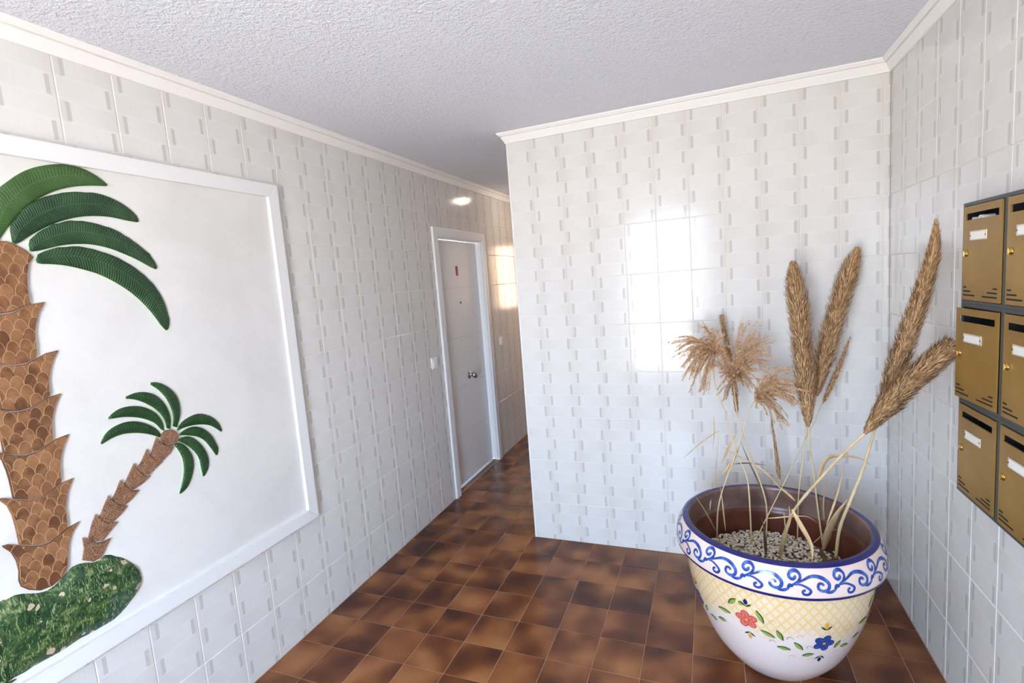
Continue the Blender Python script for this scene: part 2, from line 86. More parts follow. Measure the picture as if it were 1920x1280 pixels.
STEMS = {'A_stem': [(2.323, 2.4115, 0.4), (2.3112, 2.4183, 0.5125), (2.2937, 2.4295, 0.6997), (2.2803, 2.4385, 0.8489), (2.2776, 2.4427, 0.9191), (2.2717, 2.45, 1.0408)], 'A_head': [(2.2736, 2.43, 0.9227), (2.2747, 2.4566, 1.0297), (2.272, 2.4854, 1.1469), (2.266, 2.5188, 1.2842), (2.2599, 2.5521, 1.4238), (2.2504, 2.58, 1.542), (2.2478, 2.6, 1.6278)], 'B_stem': [(2.2298, 2.4436, 0.4), (2.2434, 2.4908, 0.5917), (2.2705, 2.5319, 0.7606), (2.2877, 2.5616, 0.8838), (2.3272, 2.59, 0.9971), (2.3398, 2.6, 1.0372)], 'B_head': [(2.3354, 2.6, 1.0197), (2.3632, 2.6335, 1.1421), (2.4029, 2.6726, 1.284), (2.447, 2.712, 1.4262), (2.4955, 2.7518, 1.5686), (2.5331, 2.78, 1.6682)], 'C_stem': [(2.0267, 2.29, 0.4), (2.0982, 2.3748, 0.5112), (2.2068, 2.4986, 0.6832), (2.2841, 2.586, 0.8119), (2.3266, 2.6302, 0.8774), (2.3851, 2.7, 0.9885)], 'C_head': [(2.3762, 2.7, 0.9573), (2.4118, 2.7248, 1.0294), (2.4528, 2.7551, 1.1185), (2.487, 2.7831, 1.2032), (2.508, 2.8, 1.2541)], 'D_stem': [(2.3516, 2.3084, 0.4), (2.3667, 2.3135, 0.5268), (2.4063, 2.319, 0.6538), (2.4491, 2.3247, 0.7831), (2.4833, 2.3308, 0.9199), (2.5088, 2.335, 1.0135)], 'D_head': [(2.5089, 2.335, 1.007), (2.5354, 2.3195, 1.125), (2.569, 2.2989, 1.2744), (2.6023, 2.2783, 1.4165), (2.6301, 2.2565, 1.5618), (2.642, 2.2409, 1.6644), (2.6418, 2.23, 1.7361)], 'E_stem': [(2.1475, 2.3186, 0.4), (2.1737, 2.292, 0.5322), (2.2098, 2.2688, 0.6375), (2.3175, 2.2186, 0.825), (2.3761, 2.1906, 0.9186), (2.4193, 2.17, 0.9808)], 'E_head': [(2.4193, 2.17, 0.9808), (2.4651, 2.138, 1.0763), (2.5172, 2.1019, 1.1733), (2.5666, 2.0701, 1.245), (2.6026, 2.0458, 1.2957), (2.626, 2.03, 1.3259)], 'F_stem': [(2.1, 2.4138, 0.4), (2.1064, 2.4551, 0.5491), (2.0676, 2.4984, 0.6972), (2.0172, 2.5439, 0.8554), (1.9959, 2.5757, 0.9751), (1.9832, 2.62, 1.1486)], 'F_head': [(2.0014, 2.62, 0.9237), (1.9926, 2.6734, 1.0581), (1.9781, 2.7222, 1.1841), (1.9621, 2.7616, 1.2877), (1.9457, 2.8, 1.3913)], 'G_stem': [(2.0353, 2.3443, 0.4), (2.0327, 2.3962, 0.6261), (2.0195, 2.4167, 0.7138), (1.9893, 2.4338, 0.78), (1.9499, 2.4729, 0.9501), (1.9102, 2.5017, 1.0748), (1.9014, 2.5217, 1.1678), (1.9134, 2.54, 1.2538)], 'H_stem': [(1.8931, 2.3776, 0.4), (1.9004, 2.3992, 0.52), (1.9287, 2.4194, 0.6309), (1.9848, 2.4477, 0.7806), (2.0306, 2.475, 0.9264), (2.055, 2.4879, 0.9937), (2.0944, 2.5, 1.0462)], 'I_spike': [(2.1851, 2.4333, 0.4), (2.1844, 2.574, 0.5507), (2.1803, 2.62, 0.6037)], 'I_head': [(2.1815, 2.62, 0.5794), (2.1788, 2.6267, 0.6313), (2.1691, 2.6409, 0.7407), (2.1551, 2.66, 0.8881)]}
LEAVES = [('a', [(1.9164, 2.55, 0.8558), (1.8433, 2.5707, 0.7946), (1.7446, 2.6, 0.6895)], 0.006), ('b', [(1.8942, 2.5, 0.9411), (1.8957, 2.5, 0.8645), (1.8843, 2.5, 0.7688)], 0.005), ('c', [(1.8858, 2.4222, 0.4), (1.8891, 2.4528, 0.5421), (1.895, 2.4787, 0.6636), (1.9086, 2.5058, 0.7919), (1.916, 2.52, 0.8591)], 0.006), ('d', [(1.975, 2.5, 0.7114), (2.0375, 2.5, 0.7193), (2.1135, 2.5, 0.7141)], 0.006), ('e', [(1.8911, 2.4234, 0.4), (1.8488, 2.2964, 0.5572), (1.8138, 2.2, 0.6656)], 0.006), ('f', [(2.3045, 2.4, 0.6797), (2.3128, 2.4067, 0.7318), (2.3462, 2.416, 0.7952), (2.4078, 2.425, 0.8007), (2.4618, 2.433, 0.7929), (2.5023, 2.44, 0.7647)], 0.016), ('g', [(2.1554, 2.02, 0.7265), (2.174, 2.001, 0.6905), (2.2035, 1.9704, 0.6351), (2.209, 1.955, 0.6027), (2.2008, 1.93, 0.547)], 0.016), ('h', [(2.0791, 2.15, 0.6204), (2.1238, 2.1613, 0.6232), (2.1682, 2.1727, 0.6264), (2.2299, 2.1885, 0.6252), (2.2673, 2.2, 0.5957)], 0.005), ('i', [(2.3157, 2.3585, 0.4), (2.3289, 2.3311, 0.503), (2.3563, 2.3031, 0.599), (2.3873, 2.28, 0.6694)], 0.03), ('j', [(2.351, 2.4934, 0.4), (2.323, 2.3928, 0.5863), (2.3178, 2.3, 0.7478)], 0.007), ('k', [(2.3076, 2.25, 0.5677), (2.3558, 2.2999, 0.6836), (2.3919, 2.35, 0.8059)], 0.007), ('l', [(2.2277, 2.05, 0.5864), (2.2807, 2.1035, 0.6083), (2.3374, 2.15, 0.6058)], 0.006), ('m', [(1.9201, 2.45, 0.6707), (1.9526, 2.4559, 0.7118), (1.9881, 2.4643, 0.7778), (2.0023, 2.47, 0.8259)], 0.014), ('n', [(2.1613, 2.45, 0.6366), (2.1096, 2.4627, 0.6906), (2.0562, 2.4737, 0.7291), (1.9962, 2.4846, 0.7565), (1.9142, 2.5, 0.806)], 0.007), ('o', [(2.085, 2.2539, 0.4), (2.0729, 2.1798, 0.5611), (2.0616, 2.15, 0.6212)], 0.012), ('p', [(2.1346, 2.2465, 0.4), (2.1472, 2.1472, 0.5705), (2.157, 2.1006, 0.645), (2.1493, 2.05, 0.724)], 0.016), ('q', [(1.8653, 2.4, 0.5162), (1.876, 2.4462, 0.6037), (1.8898, 2.48, 0.6687)], 0.006), ('r', [(2.1058, 2.45, 0.5397), (2.085, 2.4804, 0.6237), (2.0483, 2.5127, 0.7082), (2.0086, 2.55, 0.8116)], 0.008), ('s', [(1.929, 2.3, 0.4731), (1.9167, 2.3395, 0.6293), (1.9079, 2.35, 0.6697)], 0.005), ('t', [(2.2031, 2.3, 0.6387), (2.1844, 2.3284, 0.6514), (2.1607, 2.3598, 0.6632), (2.1276, 2.4, 0.6772)], 0.008), ('u', [(1.9222, 2.5, 0.7111), (1.9675, 2.5119, 0.8104), (2.0033, 2.52, 0.874)], 0.01)]
PANICLES = {'G': [(1.913, 2.54, 1.2411), [(1.7288, 2.45, 1.3098), (1.7578, 2.4, 1.192), (1.7904, 2.42, 1.1504), (1.8116, 2.44, 1.1085), (1.852, 2.45, 1.0685), (1.8147, 2.5, 1.2495), (1.8765, 2.6, 1.363), (1.9232, 2.6, 1.3224), (1.7799, 2.48, 1.2534), (1.8383, 2.4, 1.1912), (1.883, 2.45, 1.1814), (1.8675, 2.55, 1.292), (1.8041, 2.42, 1.2127), (1.8282, 2.5, 1.3), (1.9311, 2.5, 1.2469), (1.7505, 2.46, 1.2699)]], 'F': [(1.993, 2.61, 1.085), [(2.135, 2.55, 1.2222), (2.1188, 2.6, 1.3028), (2.1338, 2.6, 1.2646), (2.0834, 2.66, 1.3429), (2.0326, 2.66, 1.3631), (2.1074, 2.55, 1.1604), (2.0511, 2.5, 1.0833), (1.9283, 2.5, 1.1463), (1.8952, 2.5, 1.1973), (2.0464, 2.55, 1.2366), (2.0307, 2.5, 1.1705), (2.0758, 2.52, 1.1414), (1.9213, 2.6, 1.2576), (1.9499, 2.5, 1.0956), (2.0619, 2.6, 1.2793), (1.9853, 2.5, 1.1459), (2.009, 2.5, 1.1956), (1.9613, 2.55, 1.0331)]], 'H': [(2.0786, 2.5, 1.0211), [(2.2373, 2.42, 1.0783), (2.2352, 2.5, 1.1684), (2.2276, 2.45, 1.1069), (2.2329, 2.42, 1.0429), (2.1577, 2.4, 0.9637), (2.1269, 2.4, 0.9868), (2.2064, 2.45, 1.0543), (2.1172, 2.5, 1.0959), (2.161, 2.5, 1.1448), (2.1848, 2.44, 1.0852), (2.1223, 2.45, 1.0462), (2.0942, 2.5, 1.0337), (2.1754, 2.5, 1.1082), (2.1396, 2.42, 0.9985)]]}
# ---------------------------------------------------------------- room measures (metres)
W, YB, XA = 2.691, 2.900, 0.804          # right wall, back wall, free edge of the back wall
H, HC = 2.4553, 2.513                    # underside of cornice, ceiling
YF = -0.90                               # entrance wall
TW, TH = 0.17158, 0.27758                # wall tile
Z0 = 2.1896 - 8 * TH                     # lowest wall joint (below the floor: the first course is cut)
FT = 0.2                                 # floor tile
CEND = 7.7                               # end of corridor
# entrance opening and corridor window
EX0, EX1, EZ1 = 0.93, 1.80, 2.36
WY0, WY1, WZ0, WZ1 = 6.48, 7.45, 1.26, 2.21
portal('entrance_daylight', ((EX0 + EX1) / 2, YF - 0.13, EZ1 / 2), (PI / 2, 0, 0), EX1 - EX0, EZ1)
portal('corridor_daylight', (XA + 0.21, (WY0 + WY1) / 2, (WZ0 + WZ1) / 2), (0, PI / 2, 0), WZ1 - WZ0, WY1 - WY0)

# ---------------------------------------------------------------- helpers
def srgb(r, g, b):
    f = lambda c: (c / 255) / 12.92 if c / 255 <= 0.04045 else ((c / 255 + 0.055) / 1.055) ** 2.4
    return (f(r), f(g), f(b), 1.0)

class NT:
    """small node-tree writer"""
    def __init__(s, name, rough=0.5, color=(0.8, 0.8, 0.8, 1), metal=0.0, spec=0.5):
        s.m = bpy.data.materials.new(name)
        s.m.use_nodes = True
        s.t = s.m.node_tree
        s.b = s.t.nodes['Principled BSDF']
        s.set('Base Color', color); s.set('Roughness', rough); s.set('Metallic', metal); s.set('Specular IOR Level', spec)
    def set(s, k, v):
        if hasattr(v, 'links'): s.t.links.new(v, s.b.inputs[k])
        else: s.b.inputs[k].default_value = v
    def n(s, kind, ins=None, **props):
        x = s.t.nodes.new('ShaderNode' + kind)
        for k, v in props.items(): setattr(x, k, v)
        for k, v in (ins or {}).items():
            if hasattr(v, 'links'): s.t.links.new(v, x.inputs[k])
            else: x.inputs[k].default_value = v
        return x
    def math(s, op, a, b=None, c=None, clamp=False):
        x = s.n('Math', operation=op); x.use_clamp = clamp
        for i, v in enumerate((a, b, c)):
            if v is None: continue
            if hasattr(v, 'links'): s.t.links.new(v, x.inputs[i])
            else: x.inputs[i].default_value = v
        return x.outputs[0]
    def mix(s, f, a, b, blend='MIX'):
        x = s.n('Mix', data_type='RGBA', blend_type=blend)
        for k, v in ((0, f), (6, a), (7, b)):
            if hasattr(v, 'links'): s.t.links.new(v, x.inputs[k])
            else: x.inputs[k].default_value = v
        return x.outputs[2]
    def ramp(s, f, stops):
        x = s.n('ValToRGB', {'Fac': f})
        e = x.color_ramp.elements
        while len(e) < len(stops): e.new(0.5)
        for q, (p, c) in zip(e, stops): q.position = p; q.color = c
        return x.outputs['Color']
    def noise(s, vec, scale, detail=2.0, rough=0.5, dist=0.0):
        return s.n('TexNoise', {'Vector': vec, 'Scale': scale, 'Detail': detail, 'Roughness': rough, 'Distortion': dist}).outputs['Fac']
    def bump(s, h, strength, dist):
        s.t.links.new(s.n('Bump', {'Height': h, 'Strength': strength, 'Distance': dist}).outputs[0], s.b.inputs['Normal'])
    def obj(s): return s.n('TexCoord').outputs['Object']
    def uv(s): return s.n('TexCoord').outputs['UV']
    def rnd(s): return s.n('ObjectInfo').outputs['Random']
    def scaled(s, vec, v): return s.n('VectorMath', {0: vec, 1: v}, operation='MULTIPLY').outputs[0]
    def added(s, vec, v): return s.n('VectorMath', {0: vec, 1: v}, operation='ADD').outputs[0]
    def xyz(s, vec):
        x = s.n('SeparateXYZ', {0: vec}); return x.outputs[0], x.outputs[1], x.outputs[2]
    def vec(s, x, y, z): return s.n('CombineXYZ', {0: x, 1: y, 2: z}).outputs[0]

def simple(name, col, rough=0.5, metal=0.0, spec=0.5, var=0.0, vs=20.0):
    m = NT(name, rough, col, metal, spec)
    if var:
        f = m.noise(m.obj(), vs, 3)
        d = tuple(c * (1 - var) for c in col[:3]) + (1,)
        u = tuple(min(1, c * (1 + var)) for c in col[:3]) + (1,)
        m.set('Base Color', m.mix(f, d, u))
    return m.m

# ---- materials
def wall_tile_mat(name='wall_tile_glaze', gain=0.93, rough=0.13, joined=False):
    m = NT(name, rough)
    o = m.obj()
    if joined:                                                    # joined tiles carry their own tile coordinates
        uu, vv, _ = m.xyz(m.uv()); o = m.vec(uu, 0.0, vv)
    x, y, z = m.xyz(o)
    u = m.math('DIVIDE', x, TW); v = m.math('DIVIDE', z, TH / 4)
    row = m.math('FLOOR', v); fv = m.math('FRACT', v)
    par = m.math('FLOORED_MODULO', row, 2)                       # 0 / 1 rows alternate
    # bar position
    c = m.math('MULTIPLY_ADD', par, 0.147 - 0.875, 0.875)          # rows 0,2 (from below): bar at .875 ; 1,3: .147
    du = m.math('ABSOLUTE', m.math('SUBTRACT', u, c))
    bar = m.math('SUBTRACT', 1.0, m.math('MINIMUM', 1.0, m.math('MULTIPLY', m.math('MAXIMUM', m.math('SUBTRACT', du, 0.030), 0.0), 70.0)), None, True)
    inr = m.math('LESS_THAN', m.math('ABSOLUTE', m.math('SUBTRACT', fv, 0.5)), 0.43)
    bar = m.math('MULTIPLY', bar, inr)
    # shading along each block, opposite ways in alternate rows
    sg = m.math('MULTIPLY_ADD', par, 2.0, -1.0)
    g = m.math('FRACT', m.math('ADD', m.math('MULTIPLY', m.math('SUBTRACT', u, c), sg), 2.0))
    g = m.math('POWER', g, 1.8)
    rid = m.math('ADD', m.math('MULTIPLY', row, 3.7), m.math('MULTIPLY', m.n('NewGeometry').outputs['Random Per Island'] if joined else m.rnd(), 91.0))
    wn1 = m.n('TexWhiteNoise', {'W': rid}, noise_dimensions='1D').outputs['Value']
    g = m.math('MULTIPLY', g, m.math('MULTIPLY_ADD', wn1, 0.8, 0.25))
    # fine vertical brush lines
    st = m.noise(m.scaled(o, (900.0, 1.0, 14.0)), 1.0, 2)
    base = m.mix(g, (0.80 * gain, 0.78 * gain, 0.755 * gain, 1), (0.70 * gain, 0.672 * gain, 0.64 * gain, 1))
    base = m.mix(m.math('MULTIPLY', bar, 0.75), base, (0.56 * gain, 0.53 * gain, 0.50 * gain, 1))
    sw = m.math('MULTIPLY_ADD', st, 0.14, 0.93)
    base = m.mix(1.0, base, m.vec(sw, sw, sw), 'MULTIPLY')
    # thin pale edge between rows
    ln = m.math('MULTIPLY', m.math('SUBTRACT', 1.0, inr), 0.12)
    base = m.mix(ln, base, (0.85, 0.84, 0.82, 1))
    m.set('Base Color', base)
    m.bump(m.math('ADD', m.noise(o, 26.0, 2), m.math('MULTIPLY', st, 0.10)), 0.10, 0.004)
    m.set('Specular IOR Level', 0.42)
    return m.m
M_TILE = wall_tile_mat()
M_GROUT = simple('wall_grout', srgb(234, 226, 214), 0.7)

def floor_tile_mat():
    m = NT('floor_tile_glaze', 0.28, spec=0.36)
    o = m.obj(); r = m.rnd()
    off = m.vec(m.math('MULTIPLY', r, 37.0), m.math('MULTIPLY', r, 71.0), 0.0)
    p = m.added(o, off)
    n1 = m.noise(p, 5.0, 1.0, 0.4, 0.2)
    n2 = m.noise(p, 90.0, 3.0, 0.6)
    f = m.math('MULTIPLY_ADD', m.math('SUBTRACT', n2, 0.5), 0.10, n1)
    f = m.math('ADD', f, m.math('MULTIPLY', m.math('SUBTRACT', m.n('TexWhiteNoise', {'W': m.math('MULTIPLY', r, 513.0)}, noise_dimensions='1D').outputs['Value'], 0.5), 0.16))
    c = m.ramp(f, [(0.28, srgb(70, 32, 16)), (0.46, srgb(101, 54, 28)), (0.60, srgb(133, 80, 44)), (0.76, srgb(156, 102, 60))])
    m.set('Base Color', c)
    m.set('Roughness', m.math('MULTIPLY_ADD', n2, 0.12, 0.17))
    m.bump(m.noise(o, 60.0, 2), 0.12, 0.004)
    return m.m
M_FLOOR = floor_tile_mat()
M_FGROUT = simple('floor_grout', srgb(172, 132, 106), 0.85, var=0.25, vs=30)

def ceiling_mat():
    m = NT('sprayed_ceiling_plaster', 0.75, srgb(232, 236, 247))
    o = m.obj()
    h = m.math('ADD', m.noise(o, 75.0, 3, 0.55), m.math('MULTIPLY', m.noise(o, 170.0, 2), 0.35))
    h = m.math('POWER', h, 2.0)
    m.bump(h, 0.75, 0.010)
    return m.m
M_CEIL = ceiling_mat()
M_WHITE = simple('white_paint', srgb(232, 231, 231), 0.45)
M_CORNICE = simple('cornice_paint', srgb(243, 241, 239), 0.55)
M_DOOR = simple('white_lacquer', srgb(238, 238, 240), 0.32)
M_GROOVE = simple('door_groove', srgb(215, 216, 222), 0.4)
M_DARK = simple('dark_gap', srgb(30, 28, 28), 0.8)
M_STEEL = simple('polished_steel', (0.55, 0.54, 0.52, 1), 0.15, 1.0)
M_PLASTIC = simple('white_plastic', srgb(245, 245, 243), 0.3)
def plaster_mat():
    m = NT('mural_plaster', 0.6)
    o = m.obj()
    f = m.noise(o, 3.2, 4, 0.6, 0.6)
    c = m.ramp(f, [(0.30, (0.69, 0.672, 0.645, 1)), (0.55, (0.745, 0.73, 0.708, 1)), (0.75, (0.775, 0.755, 0.72, 1))])
    m.set('Base Color', c)
    m.bump(m.math('ADD', m.noise(o, 14.0, 4), m.math('MULTIPLY', m.noise(o, 90.0, 2), 0.2)), 0.25, 0.006)
    return m.m
M_PLASTER = plaster_mat()

def frond_mat(name, dark, light, nveins, contrast=1.0):
    m = NT(name, 0.33)
    u, v, _ = m.xyz(m.uv())
    a = m.math('ABSOLUTE', m.math('SUBTRACT', v, 0.48))
    ph = m.math('MULTIPLY', m.math('SUBTRACT', u, m.math('MULTIPLY', m.math('POWER', a, 0.8), 0.055)), nveins)
    n = m.noise(m.obj(), 34.0, 3)
    ph = m.math('ADD', ph, m.math('MULTIPLY', n, 1.2))
    w = m.math('MULTIPLY_ADD', m.math('SINE', m.math('MULTIPLY', ph, 2 * PI)), 0.5, 0.5)
    w = m.math('POWER', w, 3.0)
    mid = m.math('LESS_THAN', a, 0.012)
    blot = m.noise(m.obj(), 13.0, 3)
    f = m.math('ADD', m.math('MULTIPLY', w, 0.55 * contrast), m.math('MULTIPLY', m.math('SUBTRACT', blot, 0.45), 0.9), None, True)
    f = m.math('ADD', f, m.math('MULTIPLY', mid, 0.5), None, True)
    m.set('Base Color', m.mix(f, dark, light))
    m.bump(m.math('SUBTRACT', m.math('MULTIPLY', n, 0.4), m.math('MULTIPLY', w, 0.7)), 0.5, 0.003)
    return m.m
M_FROND = frond_mat('frond_glaze', srgb(18, 52, 28), srgb(74, 114, 70), 62)
M_FROND_PALE = frond_mat('pale_frond_glaze', srgb(54, 88, 38), srgb(92, 128, 74), 50, 0.35)
M_FROND_SMALL = frond_mat('small_frond_glaze', srgb(22, 58, 26), srgb(58, 98, 52), 26, 0.5)
M_FROND_RIM = simple('frond_edge_light', srgb(168, 200, 150), 0.4)  # pale green paints in the light glancing off the frond edges

def bark_mat(name, a, b, c):
    m = NT(name, 0.38)
    o = m.obj()
    oi = m.rnd()
    f = m.noise(o, 22.0, 4, 0.6, 0.4)
    f = m.math('ADD', f, m.math('MULTIPLY', m.math('SUBTRACT', oi, 0.5), 0.35))
    m.set('Base Color', m.ramp(f, [(0.30, a), (0.52, b), (0.78, c)]))
    m.bump(m.noise(o, 60.0, 3), 0.3, 0.002)
    return m.m
M_BARK = bark_mat('bark_glaze', srgb(96, 60, 36), srgb(130, 88, 56), srgb(154, 110, 74))
M_SCALE = bark_mat('scale_glaze', srgb(98, 62, 38), srgb(131, 89, 58), srgb(153, 110, 75))
M_SCALE_LINE = simple('scale_line_slip', srgb(186, 148, 112), 0.45)
def small_bark_mat():
    m = NT('small_bark_glaze', 0.4)
    o = m.obj()
    x, y, z = m.xyz(o)
    vo = m.n('TexVoronoi', {'Vector': m.scaled(o, (1.0, 1.35, 0.9)), 'Scale': 120.0}, feature='DISTANCE_TO_EDGE').outputs['Distance']
    e = m.math('LESS_THAN', vo, 0.09)
    f = m.noise(o, 40.0, 3)
    m.set('Base Color', m.mix(m.math('MULTIPLY', e, 0.45), m.ramp(f, [(0.3, srgb(98, 66, 48)), (0.7, srgb(136, 96, 70))]), srgb(190, 148, 118)))
    m.bump(m.math('MINIMUM', vo, 0.25), 0.5, 0.006)
    return m.m
M_BARK_SMALL = small_bark_mat()
def mound_mat():
    m = NT('mound_glaze', 0.3)
    o = m.obj()
    n1 = m.noise(m.scaled(o, (1.0, 1.0, 1.4)), 20.0, 6, 0.7, 1.2)
    c = m.ramp(n1, [(0.32, srgb(12, 40, 22)), (0.46, srgb(30, 68, 36)), (0.57, srgb(74, 100, 52)), (0.68, srgb(150, 152, 100))])
    blue = m.noise(o, 6.0, 2)
    c = m.mix(m.math('MULTIPLY', m.math('GREATER_THAN', blue, 0.6), 0.35), c, srgb(52, 92, 92))
    # scratched blades of grass
    sc = m.noise(m.scaled(o, (1.0, 120.0, 30.0)), 1.0, 2, 0.5, 2.2)
    c = m.mix(m.math('MULTIPLY', m.math('GREATER_THAN', sc, 0.60), 0.5), c, srgb(178, 192, 138))
    vo = m.n('TexVoronoi', {'Vector': m.added(o, m.scaled(m.n('TexNoise', {'Vector': o, 'Scale': 30.0}).outputs['Color'], (0.03, 0.03, 0.03))), 'Scale': 24.0}, feature='F1')
    sp = m.math('LESS_THAN', vo.outputs['Distance'], 0.24)
    wn = m.math('GREATER_THAN', m.xyz(vo.outputs['Color'])[0], 0.30)
    c = m.mix(m.math('MULTIPLY', m.math('MULTIPLY', sp, wn), 0.9), c, srgb(212, 186, 158))
    m.set('Base Color', c)
    m.bump(m.math('ADD', n1, m.math('MULTIPLY', sc, 0.4)), 0.6, 0.008)
    return m.m
M_MOUND = mound_mat()

def mail_mat():
    m = NT('gold_anodised_steel', 0.40, metal=0.35)
    o = m.obj()
    f = m.noise(o, 5.0, 3)
    m.set('Base Color', m.ramp(f, [(0.3, srgb(142, 106, 44)), (0.7, srgb(166, 131, 68))]))
    m.bump(m.noise(o, 500.0, 2), 0.06, 0.001)
    return m.m
M_GOLD = mail_mat()
M_MFRAME = simple('slate_grey_steel', srgb(70, 74, 74), 0.45, 0.2)
M_MSHADE = simple('mailbox_shade', srgb(12, 13, 18), 0.8)  # near-black colour stands in for shade inside the box and vent slits
M_PLATE = simple('name_card', srgb(236, 234, 226), 0.35)
M_PLATE_FRAME = simple('card_holder', srgb(205, 198, 180), 0.3, 0.3)
M_BRASS = simple('brass', (0.62, 0.42, 0.14, 1), 0.22, 1.0)
M_PAPER = simple('paper', srgb(238, 238, 235), 0.7)
M_RED = simple('red_badge', srgb(150, 40, 34), 0.4)
M_BADGE_DARK = simple('badge_dark', srgb(66, 52, 50), 0.4)

# ---- mesh helpers
def mesh_obj(name, verts, faces, mat, parent=None, smooth=False, uvs=None, mats=None, mids=None):
    me = bpy.data.meshes.new(name)
    me.from_pydata(verts, [], faces)
    for mm in (mats or [mat]): me.materials.append(mm)
    if mids: me.polygons.foreach_set('material_index', mids)
    if smooth: me.polygons.foreach_set('use_smooth', [True] * len(me.polygons))
    if uvs:
        lay = me.uv_layers.new(name='UVMap')
        li = [l.vertex_index for l in me.loops]
        for i, vi in enumerate(li): lay.data[i].uv = uvs[vi]
    me.update()
    o = bpy.data.objects.new(name, me)
    COL.objects.link(o)
    if parent: o.parent = parent
    return o

def bm_obj(name, bm, mat, parent=None, smooth=False, mats=None):
    me = bpy.data.meshes.new(name)
    bmesh.ops.recalc_face_normals(bm, faces=bm.faces)
    bm.to_mesh(me); bm.free()
    for mm in (mats or [mat]): me.materials.append(mm)
    if smooth: me.polygons.foreach_set('use_smooth', [True] * len(me.polygons))
    o = bpy.data.objects.new(name, me)
    COL.objects.link(o)
    if parent: o.parent = parent
    return o

def add_box(bm, lo, hi, mi=0):
    x0, y0, z0 = lo; x1, y1, z1 = hi
    v = [bm.verts.new(p) for p in ((x0, y0, z0), (x1, y0, z0), (x1, y1, z0), (x0, y1, z0), (x0, y0, z1), (x1, y0, z1), (x1, y1, z1), (x0, y1, z1))]
    for f in ((0, 3, 2, 1), (4, 5, 6, 7), (0, 1, 5, 4), (1, 2, 6, 5), (2, 3, 7, 6), (3, 0, 4, 7)):
        bm.faces.new([v[i] for i in f]).material_index = mi
    return v

def box(name, lo, hi, mat, parent=None, bevel=0.0):
    bm = bmesh.new(); add_box(bm, lo, hi)
    if bevel: bmesh.ops.bevel(bm, geom=list(bm.edges), offset=bevel, segments=2, affect='EDGES', profile=0.6)
    return bm_obj(name, bm, mat, parent)

def boxes(name, lst, mat, parent=None):
    bm = bmesh.new()
    for lo, hi in lst: add_box(bm, lo, hi)
    return bm_obj(name, bm, mat, parent)

def empty(name, loc=(0, 0, 0), rot=(0, 0, 0)):
    o = bpy.data.objects.new(name, None); COL.objects.link(o)
    o.empty_display_size = 0.1
    o.location, o.rotation_euler = loc, rot
    return o

def tag(o, label, cat, group=None):
    o['label'] = label; o['category'] = cat
    if group: o['group'] = group
    return o

def structure(o, label=None):
    o['kind'] = 'structure'
    if label: o['label'] = label
    return o

def copy_of(o, parent=None):
    c = o.copy(); COL.objects.link(c)
    if parent: c.parent = parent
    return c

# ---------------------------------------------------------------- room shell
def slab_walls(name, lst, mat, label): return structure(boxes(name, lst, mat), label)
G = 0.0022            # grout is this far behind the tile faces
DY0, DY1, DZ1 = 3.388, 4.190, 2.032      # opening of the apartment door
wall_left = slab_walls('wall_left', [((-0.20, YF - .2, 0), (-G, DY0, HC)), ((-0.20, DY1, 0), (-G, CEND, HC)), ((-0.20, DY0, DZ1), (-G, DY1, HC))], M_GROUT, 'long tiled wall with the palm mural and the white door')
wall_back = slab_walls('wall_back', [((XA + G, YB + G, 0), (W, YB + 0.2, HC))], M_GROUT, 'glossy tiled wall facing the entrance behind the flower pot')
wall_right = slab_walls('wall_right', [((W + G, YF - .2, 0), (W + 0.2, YB + 0.2, HC))], M_GROUT, 'tiled wall with the mailboxes')
wall_corridor = slab_walls('wall_corridor', [((XA + G, YB + 0.2, 0), (XA + 0.2, WY0, HC)), ((XA + G, WY1, 0), (XA + 0.2, CEND, HC)), ((XA + G, WY0, 0), (XA + 0.2, WY1, WZ0)), ((XA + G, WY0, WZ1), (XA + 0.2, WY1, HC))], M_GROUT, 'tiled corridor wall behind the corner')
wall_end = slab_walls('wall_end', [((-0.2, CEND, 0), (XA + 0.2, CEND + 0.15, HC))], M_GROUT, 'end wall of the corridor')
wall_front = slab_walls('wall_front', [((-0.2, YF - 0.2, 0), (EX0, YF, HC)), ((EX1, YF - 0.2, 0), (W + 0.2, YF, HC)), ((EX0, YF - 0.2, EZ1), (EX1, YF, HC))], M_WHITE, 'entrance wall around the glazed door')
floor = structure(boxes('floor', [((-0.2, YF - 0.2, -0.12), (W + 0.2, YB + 0.2, -0.0018)), ((-0.2, YB + 0.2, -0.12), (XA + 0.2, CEND + 0.15, -0.0018))], M_FGROUT), 'brown glazed tile floor')
ceiling = structure(boxes('ceiling', [((-0.2, YF - 0.2, HC), (W + 0.2, YB + 0.2, HC + 0.15)), ((-0.2, YB + 0.2, HC), (XA + 0.2, CEND + 0.15, HC + 0.15))], M_CEIL), 'white ceiling with sprayed rough plaster')

